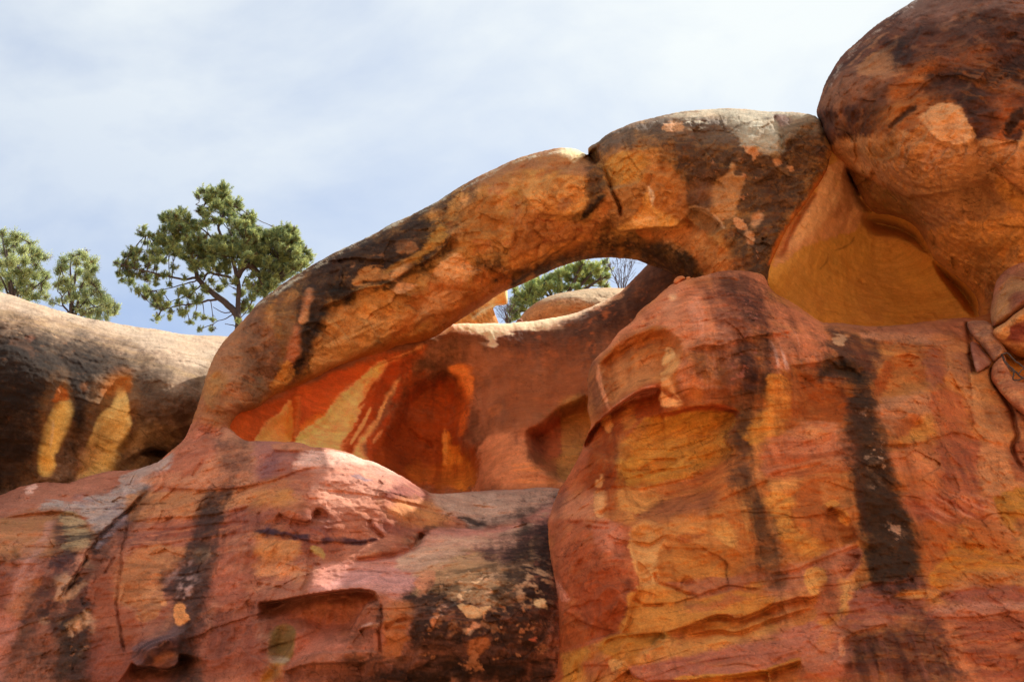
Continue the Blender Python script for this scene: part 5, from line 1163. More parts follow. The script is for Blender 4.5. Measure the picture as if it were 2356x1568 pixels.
    s.speck("o 1650,360 2100,360 2100,560 1850,560", (164, 74, 40), 2.6, .02, .12, .8, seed=6)
    s.reg("o 1420,660 1700,620 2000,600 2354,580 2354,650 2100,720 1700,790 1560,720", (168, 88, 62), 7, 7, .9)
    s.reg("o 1100,760 1330,690 1600,760 1640,860 2354,640 2354,880 2060,990 1980,940 1650,1040 1400,1110 1030,1120 1070,900", (190, 118, 48), 8, 7, .92)
    s.speck("o 1400,720 2354,660 2354,900 1650,1000", (176, 84, 50), 2.0, .1, .15, .75, seed=2, sc=(.5, 1, 1.6))
    s.reg("o 1480,1100 1750,1020 1950,950 2060,1000 2354,900 2354,1000 2050,1100 1700,1110", (164, 84, 26), 6, 5, .85)
    s.reg("o 780,1240 950,1150 1380,1110 1440,1140 1400,1200 1200,1290 1150,1400 960,1380 900,1330", (178, 108, 36), 6, 6, .9)
    s.reg("o 1300,1210 1340,1140 1420,1130 1400,1190", (124, 72, 24), 4, 5, .8)
    s.reg("o 1190,1290 1420,1190 1650,1130 2000,1090 2354,1010 2354,1160 1700,1320 1180,1410", (196, 130, 66), 7, 6, .92)
    s.speck("o 1200,1300 1600,1130 1500,1270 1250,1380", (178, 80, 50), 3, .05, .15, .8, seed=8)
    s.reg("o 570,1290 700,1240 710,1330 600,1400 650,1440 640,1540 470,1568 440,1350", (190, 126, 50), 5, 7, .9)
    s.reg("o 650,1380 800,1350 900,1350 900,1440 720,1500", (178, 86, 52), 6, 6, .85)
    s.reg("o 900,1370 1000,1370 1060,1420 920,1450", (200, 140, 76), 4, 6, .85)
    s.reg("o 1070,1440 1300,1390 1800,1290 2354,1160 q 0,1140 300,1060 420,1010 500,1100 360,1300 300,1350 0,1450 o 2000,1500 1600,1550 1250,1560", (182, 98, 78), 7, 6, .93)
    s.bands("o 1070,1420 2354,1160 q 500,1080 0,1300 o 1300,1500", (146, 66, 58), 7, -.18, .0, .7, seed=5)
    s.reg("o 1500,1540 2000,1490 2354,1450 q 0,1440 300,1350 320,1400 0,1568", (188, 124, 46), 4, 4, .85)
    s.reg("q 0,1480 200,1400 330,1440 340,1568 0,1568 o 2000,1568", (164, 76, 34), 7, 6, .85)
    s.reg("o 350,1330 440,1300 440,1568 330,1568", (176, 80, 50), 8, 7, .8)
    # right-hand wall
    s.reg("l 0,720 160,680 210,820 170,1150 110,1260 0,1290 k 2354,500", (200, 128, 54), 9, 8, .9)
    s.speck("l 0,900 170,900 160,1150 0,1150", (170, 74, 30), 3, .15, .1, .8)
    s.reg("l 160,640 300,610 450,600 480,720 620,700 740,760 750,960 700,1120 450,1160 170,1160 170,880", (156, 64, 20), 10, 8, .92)
    s.reg("l 170,1190 400,1160 600,1150 720,1250 720,1320 500,1340 200,1330", (196, 112, 76), 12, 9, .85)
    s.reg("l 350,1190 480,1180 560,1240 520,1330 380,1290", (206, 134, 78), 8, 8, .7)
    s.reg("l 540,210 640,250 850,320 960,380 1000,460 990,650 950,800 760,840 730,740 600,715 450,730 490,590 530,500", (84, 52, 44), 8, 10, .92, holes=.2)
    s.reg("l 470,620 560,550 760,560 880,640 900,760 860,810 780,820 730,740 600,710 460,720", (62, 40, 20), 10, 7, .9)
    s.reg("l 850,420 970,400 990,640 900,640", (122, 58, 38), 10, 9, .7)
    s.reg("l 620,320 720,330 680,400 620,390", (196, 140, 104), 4, 8, .8)
    s.reg("l 750,900 930,900 970,1000 1010,1150 1040,1250 p 1060,200 1130,450 1200,650 1330,870 1380,1100 1370,1350 1300,1420 950,1450 900,1300 930,1080 870,900 830,700 820,400 770,280 740,150 l 740,1200", (60, 36, 26), 7, 6, .95, holes=.1)
    s.reg("p 840,650 1180,650 1300,870 1340,920 900,930 860,800", (78, 46, 22), 12, 8, .8)
    s.reg("p 940,1100 1360,1100 1370,1350 1200,1400 930,1400", (58, 34, 18), 12, 8, .8)
    s.speck("l 820,980 950,980 960,1100 830,1100", (206, 158, 136), 7, .12, .12, .85)
    s.speck("p 830,240 1080,200 1140,560 900,600", (196, 136, 104), 4.5, .16, .15, .8, seed=5)
    s.speck("p 1080,920 1280,920 1270,1010 1100,1010", (206, 146, 116), 5, .02, .12, .9, seed=2)
    s.reg("l 740,800 930,800 930,830 760,870", (178, 88, 34), 5, 9, .8)
    s.reg("l 1120,530 1250,495 1380,520 1440,620 1460,800 1300,880 1120,940 980,880 980,780 1050,640", (190, 116, 56), 10, 7, .93)
    s.reg("l 980,760 1060,620 1120,560 1100,760 1000,900", (172, 78, 36), 9, 6, .8)
    s.reg("l 1010,930 1300,890 1500,880 1500,1080 1250,1080 1150,1180 1050,1120", (188, 112, 78), 12, 9, .85)
    s.reg("l 1190,1180 1280,1070 1400,1070 1380,1160 1240,1260", (160, 76, 38), 8, 8, .85)
    s.reg("l 1380,1140 1480,1060 1520,1180 1400,1290 1240,1290", (190, 122, 52), 8, 8, .85)
    s.reg("l 1480,440 1600,460 1600,560 1680,640 1560,780 1500,780 1440,600", (150, 78, 62), 10, 9, .7)
    s.reg("l 860,320 1100,270 1600,310 1650,420 1500,400 1200,385 950,360", (190, 118, 86), 8, 6, .9)
    s.reg("l 520,205 800,225 1000,245 1600,185 1850,170 1830,330 1640,330 1000,280 700,250", (170, 96, 68), 8, 6, .85)
    s.reg("l 1480,360 1600,310 1700,360 1620,420", (180, 110, 62), 6, 6, .8)
    s.reg("l 1640,450 1840,420 1900,640 2000,900 2240,1200 2230,1330 2000,1290 1900,1100 1820,900 1720,720", (186, 124, 74), 8, 7, .92)
    s.reg("l 1700,500 1850,500 1910,650 1800,780 1720,640", (150, 84, 62), 10, 8, .7)
    s.reg("l 1560,820 1800,880 1850,1180 1600,1180 1500,1000", (180, 84, 50), 12, 9, .8)
    s.reg("l 1850,680 2030,600 2060,740 2200,960 2260,1200 2220,1280 2000,960", (190, 122, 66), 7, 7, .9)
    s.reg("l 2000,1000 2200,1000 2240,1220 2080,1150", (166, 98, 66), 10, 8, .7)
    s.reg("l 2070,640 2200,700 2354,760 2354,1080 2250,1080 2200,930", (164, 84, 56), 7, 7, .9)
    s.reg("l 2260,1090 2354,1060 2354,1290 2300,1220", (186, 122, 76), 6, 6, .9)
    s.reg("l 2250,1330 2354,1300 2354,1568 2270,1480", (156, 76, 50), 6, 6, .9)
    s.reg("l 2060,610 2200,480 2354,520 2354,640 2240,700 2130,640", (176, 104, 34), 8, 7, .85)
    # folds lower right
    s.reg("p 0,150 400,100 720,150 780,330 500,330 0,450", (190, 100, 70), 12, 9, .85)
    s.bands("p 0,100 760,100 760,500 0,560", (168, 70, 32), 6, -.18, .05, .65, seed=3)
    s.reg("p 0,700 210,640 240,900 350,980 480,1060 540,1160 300,1180 120,1000", (200, 128, 54), 8, 10, .9)
    s.bands("p 0,600 500,1000 500,1300 0,1300", (172, 84, 30), 6, -.7, .05, .6, seed=8)
    s.reg("p 240,640 460,480 520,760 640,1060 500,1060 340,960 240,880", (176, 82, 36), 8, 8, .85)
    s.reg("p 520,800 600,745 660,760 760,880 830,1030 700,1110 640,1040", (142, 62, 20), 4, 5, .92)
    s.reg("p 640,790 690,800 740,900 700,890", (200, 128, 54), 4, 5, .9)
    s.reg("p 540,720 600,680 640,720 560,760", (198, 128, 56), 4, 6, .8)
    s.reg("p 0,1360 300,1290 600,1160 830,1100 850,1250 700,1440 560,1480 360,1500 0,1568", (184, 100, 72), 8, 7, .9)
    s.reg("p 700,1170 820,1150 860,1220 780,1300 700,1260", (138, 66, 50), 5, 7, .8)
    s.reg("p 360,1330 500,1310 540,1450 450,1560 350,1480", (202, 134, 66), 5, 5, .93)
    s.reg("p 1100,250 1550,220 1640,500 1640,620 1300,620 1180,450", (190, 100, 64), 12, 10, .85)
    s.reg("p 1180,480 1400,480 1600,560 1350,640 1240,640", (184, 88, 36), 12, 9, .8)
    s.reg("p 1560,120 1950,120 1960,560 1800,620 1640,580 1600,360", (168, 78, 52), 10, 8, .85)
    s.drips("p 1560,250 1960,250 1960,600 1600,600", (120, 56, 48), 4, .05, .6, seed=6)
    s.reg("p 1980,150 2230,180 2260,500 2354,520 2354,580 2100,630 2000,600 1930,420", (190, 122, 74), 9, 7, .92)
    s.reg("p 2230,230 2354,180 2354,500 2280,500", (166, 84, 54), 6, 6, .85)
    s.reg("p 1250,640 1650,600 2050,680 2110,860 1800,880 1400,900", (186, 92, 60), 12, 9, .85)
    s.bands("p 1250,620 2060,640 2110,880 1400,920", (160, 66, 44), 7, .55, .05, .65, seed=4)
    s.bands("p 1250,620 2060,640 2110,880 1400,920", (206, 124, 96), 8, .55, .22, .6, seed=9)
    s.reg("p 2080,680 2110,640 2354,580 2354,840 2280,860 2260,980 2130,840", (184, 110, 44), 6, 6, .93)
    s.reg("p 2060,700 2100,820 2280,1050 2200,1040 2000,880", (192, 118, 70), 6, 6, .85)
    s.reg("p 1350,920 1700,880 2050,880 2200,1050 2280,1200 2000,1200 1700,1100 1640,1250 1450,1330 1390,1150", (176, 82, 36), 10, 8, .9)
    s.reg("p 1760,930 1840,940 1820,1020 1770,1000", (200, 122, 58), 4, 6, .85)
    s.reg("q 1660,400 1720,290 1850,290 2000,330 2100,420 2354,450 2354,540 1900,590 1700,680 1620,740 1500,600", (188, 114, 40), 9, 8, .9)
    s.bands("q 1550,300 2354,430 2354,640 1550,720", (164, 84, 40), 8, .1, .08, .6, seed=2)
    s.reg("q 1620,740 1800,600 2354,560 2354,700 1900,700 1650,760", (184, 108, 66), 10, 8, .85)
    s.reg("q 1600,760 1900,700 2354,700 2354,830 1900,880 1680,840", (150, 70, 58), 8, 8, .85)
    s.reg("q 1480,900 1680,850 2354,850 2354,900 1900,960 1560,960", (190, 116, 94), 8, 6, .85)
    s.reg("q 1480,960 2354,920 2354,1568 1750,1568 1640,1200", (178, 88, 62), 10, 8, .85)
    s.bands("q 1550,1000 2354,960 2354,1568 1700,1568", (146, 62, 44), 7, -.12, .05, .65, seed=6)
    s.reg("q 1560,960 1700,1050 1850,1400 1900,1568 1740,1568 1620,1150", (196, 104, 66), 10, 8, .8)
    s.reg("q 650,650 730,650 740,760 790,750 740,900 700,1000 650,900", (198, 134, 72), 4, 6, .92)
    s.reg("q 500,700 660,640 640,900 460,1000 420,1010 470,840", (178, 88, 58), 8, 7, .85)
    s.reg("q 780,760 960,660 1340,610 1420,650 1460,780 1480,900 1520,1000 1000,1060 760,1100 720,1000", (146, 76, 66), 9, 8, .9)
    s.reg("q 1000,690 1340,640 1380,700 1240,760 1140,780 1060,760", (66, 42, 40), 8, 10, .85, holes=.3)
    s.reg("q 1180,780 1270,740 1480,740 1400,780 1250,790", (204, 132, 64), 4, 4, .9)
    s.reg("q 900,1010 1040,980 1100,1020 960,1060", (186, 104, 78), 4, 5, .8)
    s.reg("q 710,1180 900,1120 1200,1050 1540,990 1620,1150 1700,1400 1760,1600 730,1600", (104, 52, 42), 8, 8, .92, holes=.1)
    s.drips("q 700,1150 1650,1050 1750,1568 720,1568", (70, 36, 32), 5, .08, .65, seed=3)
    s.drips("q 700,1150 1650,1050 1750,1568 720,1568", (156, 86, 72), 5, .28, .5, seed=8)
    s.reg("q 360,1200 600,1050 700,1000 700,1500 330,1440", (184, 104, 82), 10, 8, .85)
    s.reg("q 650,1160 720,1140 690,1190 650,1190", (206, 130, 98), 3, 4, .9); s.reg("q 660,1220 690,1220 690,1320 665,1300", (206, 126, 90), 3, 4, .8)
    s.reg("q 330,1450 700,1450 730,1568 340,1568", (166, 74, 46), 8, 7, .85)
    s.reg("D 1688,945 1745,925 1722,1000 1704,1060 1728,1120 1772,1200 1802,1330 1762,1345 1735,1240 1702,1150 1676,1070 1690,1000", (88, 52, 34), 7, 6, .8, rimk=0)
    s.reg("D 1960,895 2003,895 2030,1000 2064,1100 2104,1220 2112,1300 2088,1335 2012,1340 1996,1250 1976,1150 1960,1050", (70, 44, 31), 6, 5, .9, rimk=0)
    s.speck("D 1985,950 2010,950 2060,1110 2000,1120", (200, 146, 118), 5, .2, .12, .8, seed=5); s.speck("D 2030,1210 2085,1210 2085,1240 2040,1240", (206, 146, 116), 6, .1, .12, .85, seed=2)
    s.drips(A_, (110, 48, 28), 3.2, .2, .16, seed=12); s.drips(A_, (70, 36, 28), 6, .42, .25, seed=19)
    o = s.build('rock_buttress', ROCK); tag(o, 'bulging orange and pink sandstone buttress with an ochre hollow and black drip streaks, right foreground', 'rock buttress')
buttress()

# ------------------------------------------------------------------ loose stones and far outcrops
def stone(name, pts, base, tint, label, cat, R=30, A=.35, Tb=.5, RB=40, seed=1.0, extra=None, step=1.6, amp=1.0, group=None):
    base = [(a, b, y+.12) for a, b, y in base]
    s = Rock(T(pts, False), base, sub=2, R=R*.7, A=A*.8, Tb=Tb, RB=RB, step=step, seed=seed, rough=.7)
    s.rough(.06*amp, .03*amp, .012*amp, .02*amp, seed=seed, f=1.2, plate=.05*amp, pf=2.6)
    s.paint(tint[0]); s.bands('D -100,-100 2500,-100 2500,1700 -100,1700', tint[1], 9, .3, .0, .6, seed=seed); s.mottle(tint[1], 1.5, -.2, .4, .7, seed); s.mottle(tint[2], 3.0, .1, .4, .5, seed+3)
    if extra: extra(s)
    o = s.build(name, ROCK); tag(o, label, cat, group); return o
def bt(s):
    s.reg("h 2354,880 2200,1000 2100,1110 2070,1250 2080,1330 2130,1200 2200,1080 2354,960", (182, 112, 80), 6, 5, .9)
    s.reg("h 2110,1270 2210,1080 2354,1080 2354,1250 2200,1420 2080,1480 2060,1400", (184, 128, 84), 5, 5, .9)
    s.reg("h 2220,1280 2354,1200 2354,1330 2240,1450", (146, 80, 62), 6, 5, .9)
    s.lip("h 2100,1200 2160,1120 2230,1070 2354,1080", .12, 16, 1)
stone('boulder', "h 2354,880 2200,1000 2100,1110 2070,1250 2045,1400 2060,1510 l 2070,250 2180,200 2354,60 D 2440,640 2440,570", [(2280,730,20.3),(2300,650,20.2),(2356,600,20.3),(2356,690,19.6),(2440,640,19.5)],
      ((168, 100, 70), (186, 124, 80), (140, 76, 56)), 'pale peeled upper boulder wedged at the right edge, above the purple hearted one', 'boulder', R=26, A=.4, Tb=1.0, RB=60, seed=31, extra=bt)
def bb(s):
    s.reg("l 2200,330 2230,250 2354,190 2354,380 2220,360", (150, 70, 58), 4, 5, .95)
    s.reg("l 2070,280 2150,210 2300,150 2354,130 2354,180 2220,240 2190,340 2100,320", (212, 152, 88), 4, 5, .9)
    s.reg("l 2100,400 2220,440 2354,440 2354,540 2200,460", (166, 92, 36), 5, 5, .9)
stone('boulder', "l 2075,270 2180,205 2354,70 D 2440,690 2440,860 l 2354,530 2280,510 2200,455 2120,400 2080,345", [(2290,760,19.7),(2320,740,19.5),(2356,730,19.3),(2330,800,20.0),(2440,760,19.3),(2380,830,20.0)],
      ((176, 100, 58), (196, 132, 76), (160, 78, 44)), 'purple hearted boulder with yellow crust, hanging over the twigs at the right edge', 'boulder', R=24, A=.4, Tb=.9, RB=60, seed=33, extra=bb)
TW = ((178, 120, 86), (158, 96, 72), (190, 134, 96))
G_ = 'stones wedged in the gully'
stone('stone', "l 1832,200 1980,185 2060,225 2075,285 1990,310 1900,335 1855,295", [(2240,750,20.5),(2275,755,20.3),(2240,770,20.4)], TW, 'blocky tan stone jammed at the top of the gully, under the yellow hollow', 'stone', R=14, A=.25, Tb=.4, RB=20, seed=35, group=G_)
stone('stone', "l 1882,325 1940,290 2060,265 2190,455 2180,480 2090,575 2040,520 1950,400", [(2245,775,20.25),(2280,765,20.1),(2305,805,19.9),(2290,830,20.0)], TW, 'smooth rolled tan stone, the largest of those lying in the gully', 'stone', R=18, A=.3, Tb=.5, RB=26, seed=37, group=G_)
stone('stone', "l 1858,395 1920,372 1970,430 2062,575 2000,620 1920,662 1885,545", [(2240,795,20.2),(2255,820,20.0),(2275,835,20.0)], ((168, 100, 78), (150, 84, 64), (182, 118, 86)), 'long narrow reddish stone lying below the rolled one in the gully', 'stone', R=14, A=.25, Tb=.4, RB=20, seed=39, group=G_)
stone('stone', "l 2052,640 2080,580 2170,500 2200,600 2250,720 2354,760 D 2440,900 2440,1020 l 2354,1060 2200,920 2100,800 2050,720", [(2290,855,19.8),(2310,825,19.8),(2330,900,19.4),(2356,960,19.3),(2440,960,19.2)], ((180, 112, 70), (164, 84, 56), (192, 126, 84)), 'slanting orange slab leaning against the wall, behind the dead twigs', 'stone', R=16, A=.3, Tb=.5, RB=40, seed=41, group=G_)
def flakestone(pts, Y, lab, sd):
    p = T(pts); c = p.mean(0)
    stone('stone', pts, [(c[0]-8, c[1], Y), (c[0]+8, c[1], Y), (c[0], c[1]-6, Y+.02), (c[0], c[1]+6, Y-.02)], ((196, 104, 60), (180, 88, 48), (206, 124, 78)), lab, 'stone', R=9, A=.12, Tb=.15, RB=9, seed=sd, step=1.1, amp=.25, group='flat stones on the buttress')
flakestone("g 1488,305 1490,275 1520,243 1570,236 1598,262 1560,280 1520,312", 19.95, 'flat orange stone tipped up on the buttress shoulder, largest of the flat ones', 51)
flakestone("g 1596,268 1604,248 1630,242 1645,258 1640,274 1610,280", 20.0, 'small orange stone beside the tipped flat stone on the buttress', 53)
flakestone("g 1640,272 1648,254 1676,254 1682,268 1660,278", 20.05, 'smallest orange stone, rightmost of the flat ones on the buttress', 55)

def fb(s):
    s.reg("g 280,455 400,400 550,370 750,345 1020,345 1000,420 850,470 700,460 600,440 450,430 330,450", (190, 152, 116), 5, 6, .9)
    s.reg("g 100,590 250,500 650,520 700,580 400,640 60,680", (178, 108, 52), 10, 8, .7)
    s.flakes("g 650,420 900,440 800,520 650,500", .08, 2.5, 3)
stone('boulder', "g 55,680 95,590 170,520 280,450 400,405 550,375 750,350 900,345 1010,350 D 1460,664 1500,700 1500,800 1180,800", [(1200,735,30.4),(1240,700,30.0),(1300,690,29.6),(1400,680,29.8),(1480,700,30.2),(1300,760,29.5),(1450,780,29.5),(1190,780,30.4)],
      ((172, 112, 66), (146, 92, 56), (190, 130, 82)), 'rounded tan boulder with a sunlit top seen through the arch', 'boulder', R=60, A=1.3, Tb=2.0, RB=90, seed=43, extra=fb, step=2.0, amp=1.5)
def fo(s):
    s.reg("b 2100,1420 2200,1300 2320,1260 2320,1420 2190,1440 2060,1500 1980,1568", (232, 184, 128), 4, 5, .8)
    s.lip("b 2310,1420 2180,1442 2100,1470 2000,1560", .5, 40, 1, 2)
stone('outcrop', "b 1900,1500 2100,1250 2250,1120 2305,1150 2310,1300 2310,1415 2240,1425 2188,1442 f 2185,0 2200,40 2235,140 2235,300 1700,300 1700,150", [(1150,670,28.5),(1110,710,28.2),(1160,690,28.6),(1050,740,28.0),(1130,740,28.6),(1080,780,28.2)],
      ((204, 130, 62), (186, 112, 54), (222, 156, 96)), 'bright orange sunlit outcrop with overhanging cap, seen through the arch left of the pine', 'rock outcrop', R=18, A=.4, Tb=1.2, RB=60, seed=45, extra=fo, step=1.6, amp=1.2)
stone('stone', "g 30,680 50,640 90,628 100,680", [(1188,742,29.6),(1196,736,29.6),(1190,748,29.6),(1200,744,29.6)], ((150, 84, 60), (130, 70, 50), (160, 96, 66)), 'small brown stone beside the foot of the tan boulder behind the arch', 'stone', R=10, A=.2, Tb=.3, RB=12, seed=47, step=1.2, amp=.5)
# ------------------------------------------------------------------ trees
def plain(name, col, rough=.9):
    m = bpy.data.materials.new(name); m.use_nodes = True; b = m.node_tree.nodes['Principled BSDF']
    b.inputs['Base Color'].default_value = (*col, 1); b.inputs['Roughness'].default_value = rough; b.inputs['Specular IOR Level'].default_value = .2
    n = m.node_tree.nodes; l = m.node_tree.links
    t = n.new('ShaderNodeTexCoord'); x = n.new('ShaderNodeTexNoise'); x.inputs['Scale'].default_value = 9; x.inputs['Detail'].default_value = 5
    mm = n.new('ShaderNodeMapping'); mm.inputs['Scale'].default_value = (3, 3, .7); l.new(t.outputs['Object'], mm.inputs['Vector']); l.new(mm.outputs['Vector'], x.inputs['Vector'])
    mx = n.new('ShaderNodeMix'); mx.data_type = 'RGBA'; l.new(x.outputs['Fac'], mx.inputs[0])
    mx.inputs[6].default_value = (*[c*.55 for c in col], 1); mx.inputs[7].default_value = (*[min(1, c*1.5) for c in col], 1)
    l.new(mx.outputs[2], b.inputs['Base Color']); return m
BARK = plain('dark_bark', (.085, .062, .05)); GREYWOOD = plain('grey_wood', (.20, .17, .15)); TWIG = plain('twig_wood', (.13, .10, .10))
def leaf_mat(name, trans=.5):
    m = bpy.data.materials.new(name); m.use_nodes = True; n = m.node_tree.nodes; l = m.node_tree.links
    b = n['Principled BSDF']; b.inputs['Roughness'].default_value = .55; b.inputs['Specular IOR Level'].default_value = .3
    a = n.new('ShaderNodeAttribute'); a.attribute_name = 'leaf'; l.new(a.outputs['Color'], b.inputs['Base Color'])
    tr = n.new('ShaderNodeBsdfTranslucent'); l.new(a.outputs['Color'], tr.inputs['Color'])
    mx = n.new('ShaderNodeMixShader'); mx.inputs[0].default_value = trans; l.new(b.outputs[0], mx.inputs[1]); l.new(tr.outputs[0], mx.inputs[2])
    l.new(mx.outputs[0], n['Material Output'].inputs['Surface']); return m
NEEDLE = leaf_mat('pine_needles'); SCALE = leaf_mat('juniper_sprays')

class Wood:
    def __init__(s): s.v = []; s.f = []
    def tube(s, pts, r0, r1, n=6):
        pts = [Vector(p) for p in pts]; m = len(pts); base = len(s.v); up = Vector((.31, .2, .93))
        for i, p in enumerate(pts):
            d = (pts[min(i+1, m-1)]-pts[max(i-1, 0)]).normalized(); a = d.cross(up)
            if a.length < .05: a = d.cross(Vector((1, 0, 0)))
            a.normalize(); b = d.cross(a); r = r0+(r1-r0)*i/(m-1)
            for k in range(n):
                t = 2*pi*k/n; s.v.append(p+(a*cos(t)+b*sin(t))*r)
        for i in range(m-1):
            for k in range(n):
                s.f.append((base+i*n+k, base+i*n+(k+1) % n, base+(i+1)*n+(k+1) % n, base+(i+1)*n+k))
        s.f.append(tuple(base+k for k in range(n))[::-1]); s.f.append(tuple(base+(m-1)*n+k for k in range(n)))
    def build(s, name, mat, parent=None):
        org = parent.location if parent else Vector((0, 0, 0))
        me = bpy.data.meshes.new(name); me.from_pydata([tuple(v-org) for v in s.v], [], s.f); me.update()
        for p in me.polygons: p.use_smooth = True
        me.materials.append(mat); o = bpy.data.objects.new(name, me); C.objects.link(o)
        if parent: o.parent = parent
        return o
def bend(pts, rng, jit, n=3):
    """smooth and roughen a limb"""
    q = np.array([tuple(p) for p in pts]); 
    for _ in range(2):
        z = np.empty((2*(len(q)-1), 3)); z[0::2] = .75*q[:-1]+.25*q[1:]; z[1::2] = .25*q[:-1]+.75*q[1:]
        q = np.vstack([q[:1], z, q[-1:]])
    q[1:-1] += rng.normal(size=(len(q)-2, 3))*jit
    return q
class Leaves:
    def __init__(s): s.v = []; s.c = []
    def blades(s, base, dirs, length, width, cols, rng):
        n = len(dirs); side = np.cross(dirs, rng.normal(size=(n, 3))); side /= np.linalg.norm(side, axis=1)[:, None]+1e-6
        L = length*rng.uniform(.7, 1.15, (n, 1)); w = width*rng.uniform(.7, 1.3, (n, 1))
        s.v.append(np.stack([base-side*w*.5, base+side*w*.5, base+dirs*L+side*w*.22, base+dirs*L-side*w*.22], 1)); s.c.append(np.repeat(cols[:, None], 4, 1))
    def build(s, name, mat, parent):
        v = np.concatenate(s.v).reshape(-1, 3) - np.array(parent.location); c = np.concatenate(s.c).reshape(-1, 3)
        n = len(v)//4; me = bpy.data.meshes.new(name)
        me.vertices.add(len(v)); me.vertices.foreach_set('co', v.astype(np.float32).ravel())
        me.loops.add(len(v)); me.loops.foreach_set('vertex_index', np.arange(len(v), dtype=np.int32))
        me.polygons.add(n); me.polygons.foreach_set('loop_start', np.arange(0, 4*n, 4, dtype=np.int32)); me.update(calc_edges=True)
        rgba = np.ones((len(v), 4), np.float32); rgba[:, :3] = c
        a = me.attributes.new('leaf', 'FLOAT_COLOR', 'POINT'); a.data.foreach_set('color', rgba.ravel())
        me.materials.append(mat); o = bpy.data.objects.new(name, me); C.objects.link(o); o.parent = parent; return o
def near_limb(P, limbs):
    best = None; bd = 1e9
    for L in limbs:
        d = ((L-P)**2).sum(1); k = int(d.argmin())
        if d[k] < bd: bd = d[k]; best = L[k]
    return best
def tree(name, label, cat, base, limbs, clumps, Y0, seed, kind, group=None, green=(.50, .54, .19), dark=(.12, .19, .10), spread=.9, barkm=None):
    """limbs: (points 'u,v' + depth offsets, radius start, end); clumps: (u, v, r) in the measuring frame, r in its units"""
    rng = np.random.RandomState(seed); root = empty(name, atv(*base, Y0)); tag(root, label, cat, group)
    W = Wood(); F = Leaves(); L3 = []
    mpp = Y0/cp/FPX*1.02
    for pts, r0, r1 in limbs:
        p = [atv(u, v, Y0+dy) for u, v, dy in pts]; q = bend(p, rng, .006); L3.append(q); W.tube(q, r0, r1, 7)
    for u, v, r in clumps:
        r = r*(1.2 if kind == 'pine' else 1.0)
        dy = rng.normal()*spread*.6
        c = np.array(atv(u, v, Y0+dy)); R = r*mpp
        a = near_limb(c, L3)
        mid = (a+c)/2 + rng.normal(size=3)*.05*np.linalg.norm(c-a) + np.array([0, 0, -.06*np.linalg.norm(c-a)])
        b = bend([a, mid, c], rng, .004); W.tube(b, .016, .007, 5)
        nt = max(8, int((r/2.35)**2*(1.0 if kind == 'pine' else 1.05)))
        for k in range(nt):
            d = rng.normal(size=3); d /= np.linalg.norm(d); rr = R*min(1.5, abs(rng.normal(.62, .36)))
            tp = c + d*rr*np.array([1, .9, .85])
            tw = b[rng.randint(len(b)//2, len(b))]
            W.tube([tw, (tw+tp)/2+rng.normal(size=3)*.02, tp], .006, .003, 4)
            ax = (tp-tw); ax = ax/(np.linalg.norm(ax)+1e-6)*.6 + np.array([0, 0, .55]) + rng.normal(size=3)*.25; ax /= np.linalg.norm(ax)
            t = np.clip(rng.normal(.5, .25) + .35*d[2]*0 + (.25 if d[0]+d[2] > .4 else -.1), 0, 1); col = np.array(dark)*(1-t)+np.array(green)*t  # tufts paler to the sun, darker away: light put into leaf colour
            if rng.rand() < .05: col = np.array((.16, .10, .04))
            if kind == 'pine':
                m = 56; along = rng.uniform(-8, 4, (m, 1))*mpp; dirs = ax[None]*.75 + rng.normal(size=(m, 3))*.62; dirs /= np.linalg.norm(dirs, axis=1)[:, None]
                F.blades(tp[None]+ax[None]*along, dirs, 5.6*mpp, .62*mpp, col[None]*rng.uniform(.55, 1.6, (m, 1)), rng)
            else:
                m = 30; along = rng.uniform(-10, 6, (m, 1))*mpp; dirs = ax[None]*.9 + rng.normal(size=(m, 3))*.45; dirs /= np.linalg.norm(dirs, axis=1)[:, None]
                F.blades(tp[None]+ax[None]*along+rng.normal(size=(m, 3))*2.6*mpp, dirs, 4.6*mpp, 1.25*mpp, col[None]*rng.uniform(.55, 1.6, (m, 1)), rng)
    W.build('trunk', barkm or BARK, root); F.build('crown', NEEDLE if kind == 'pine' else SCALE, root)
    return root
def S(sheet, *pts):                  # sheet points with an optional third value (depth offset)
    ox, oy = TILES[sheet][0]/1.7385, TILES[sheet][1]/1.7385
    return [(ox+p[0]*.25022, oy+p[1]*.25022, p[2] if len(p) > 2 else 0.0) for p in pts]
def CL(sheet, s):
    ox, oy = TILES[sheet][0]/1.7385, TILES[sheet][1]/1.7385; out = []
    for w in s.split():
        a, b, r = w.split(','); out.append((ox+float(a)*.25022, oy+float(b)*.25022, float(r)))
    return out
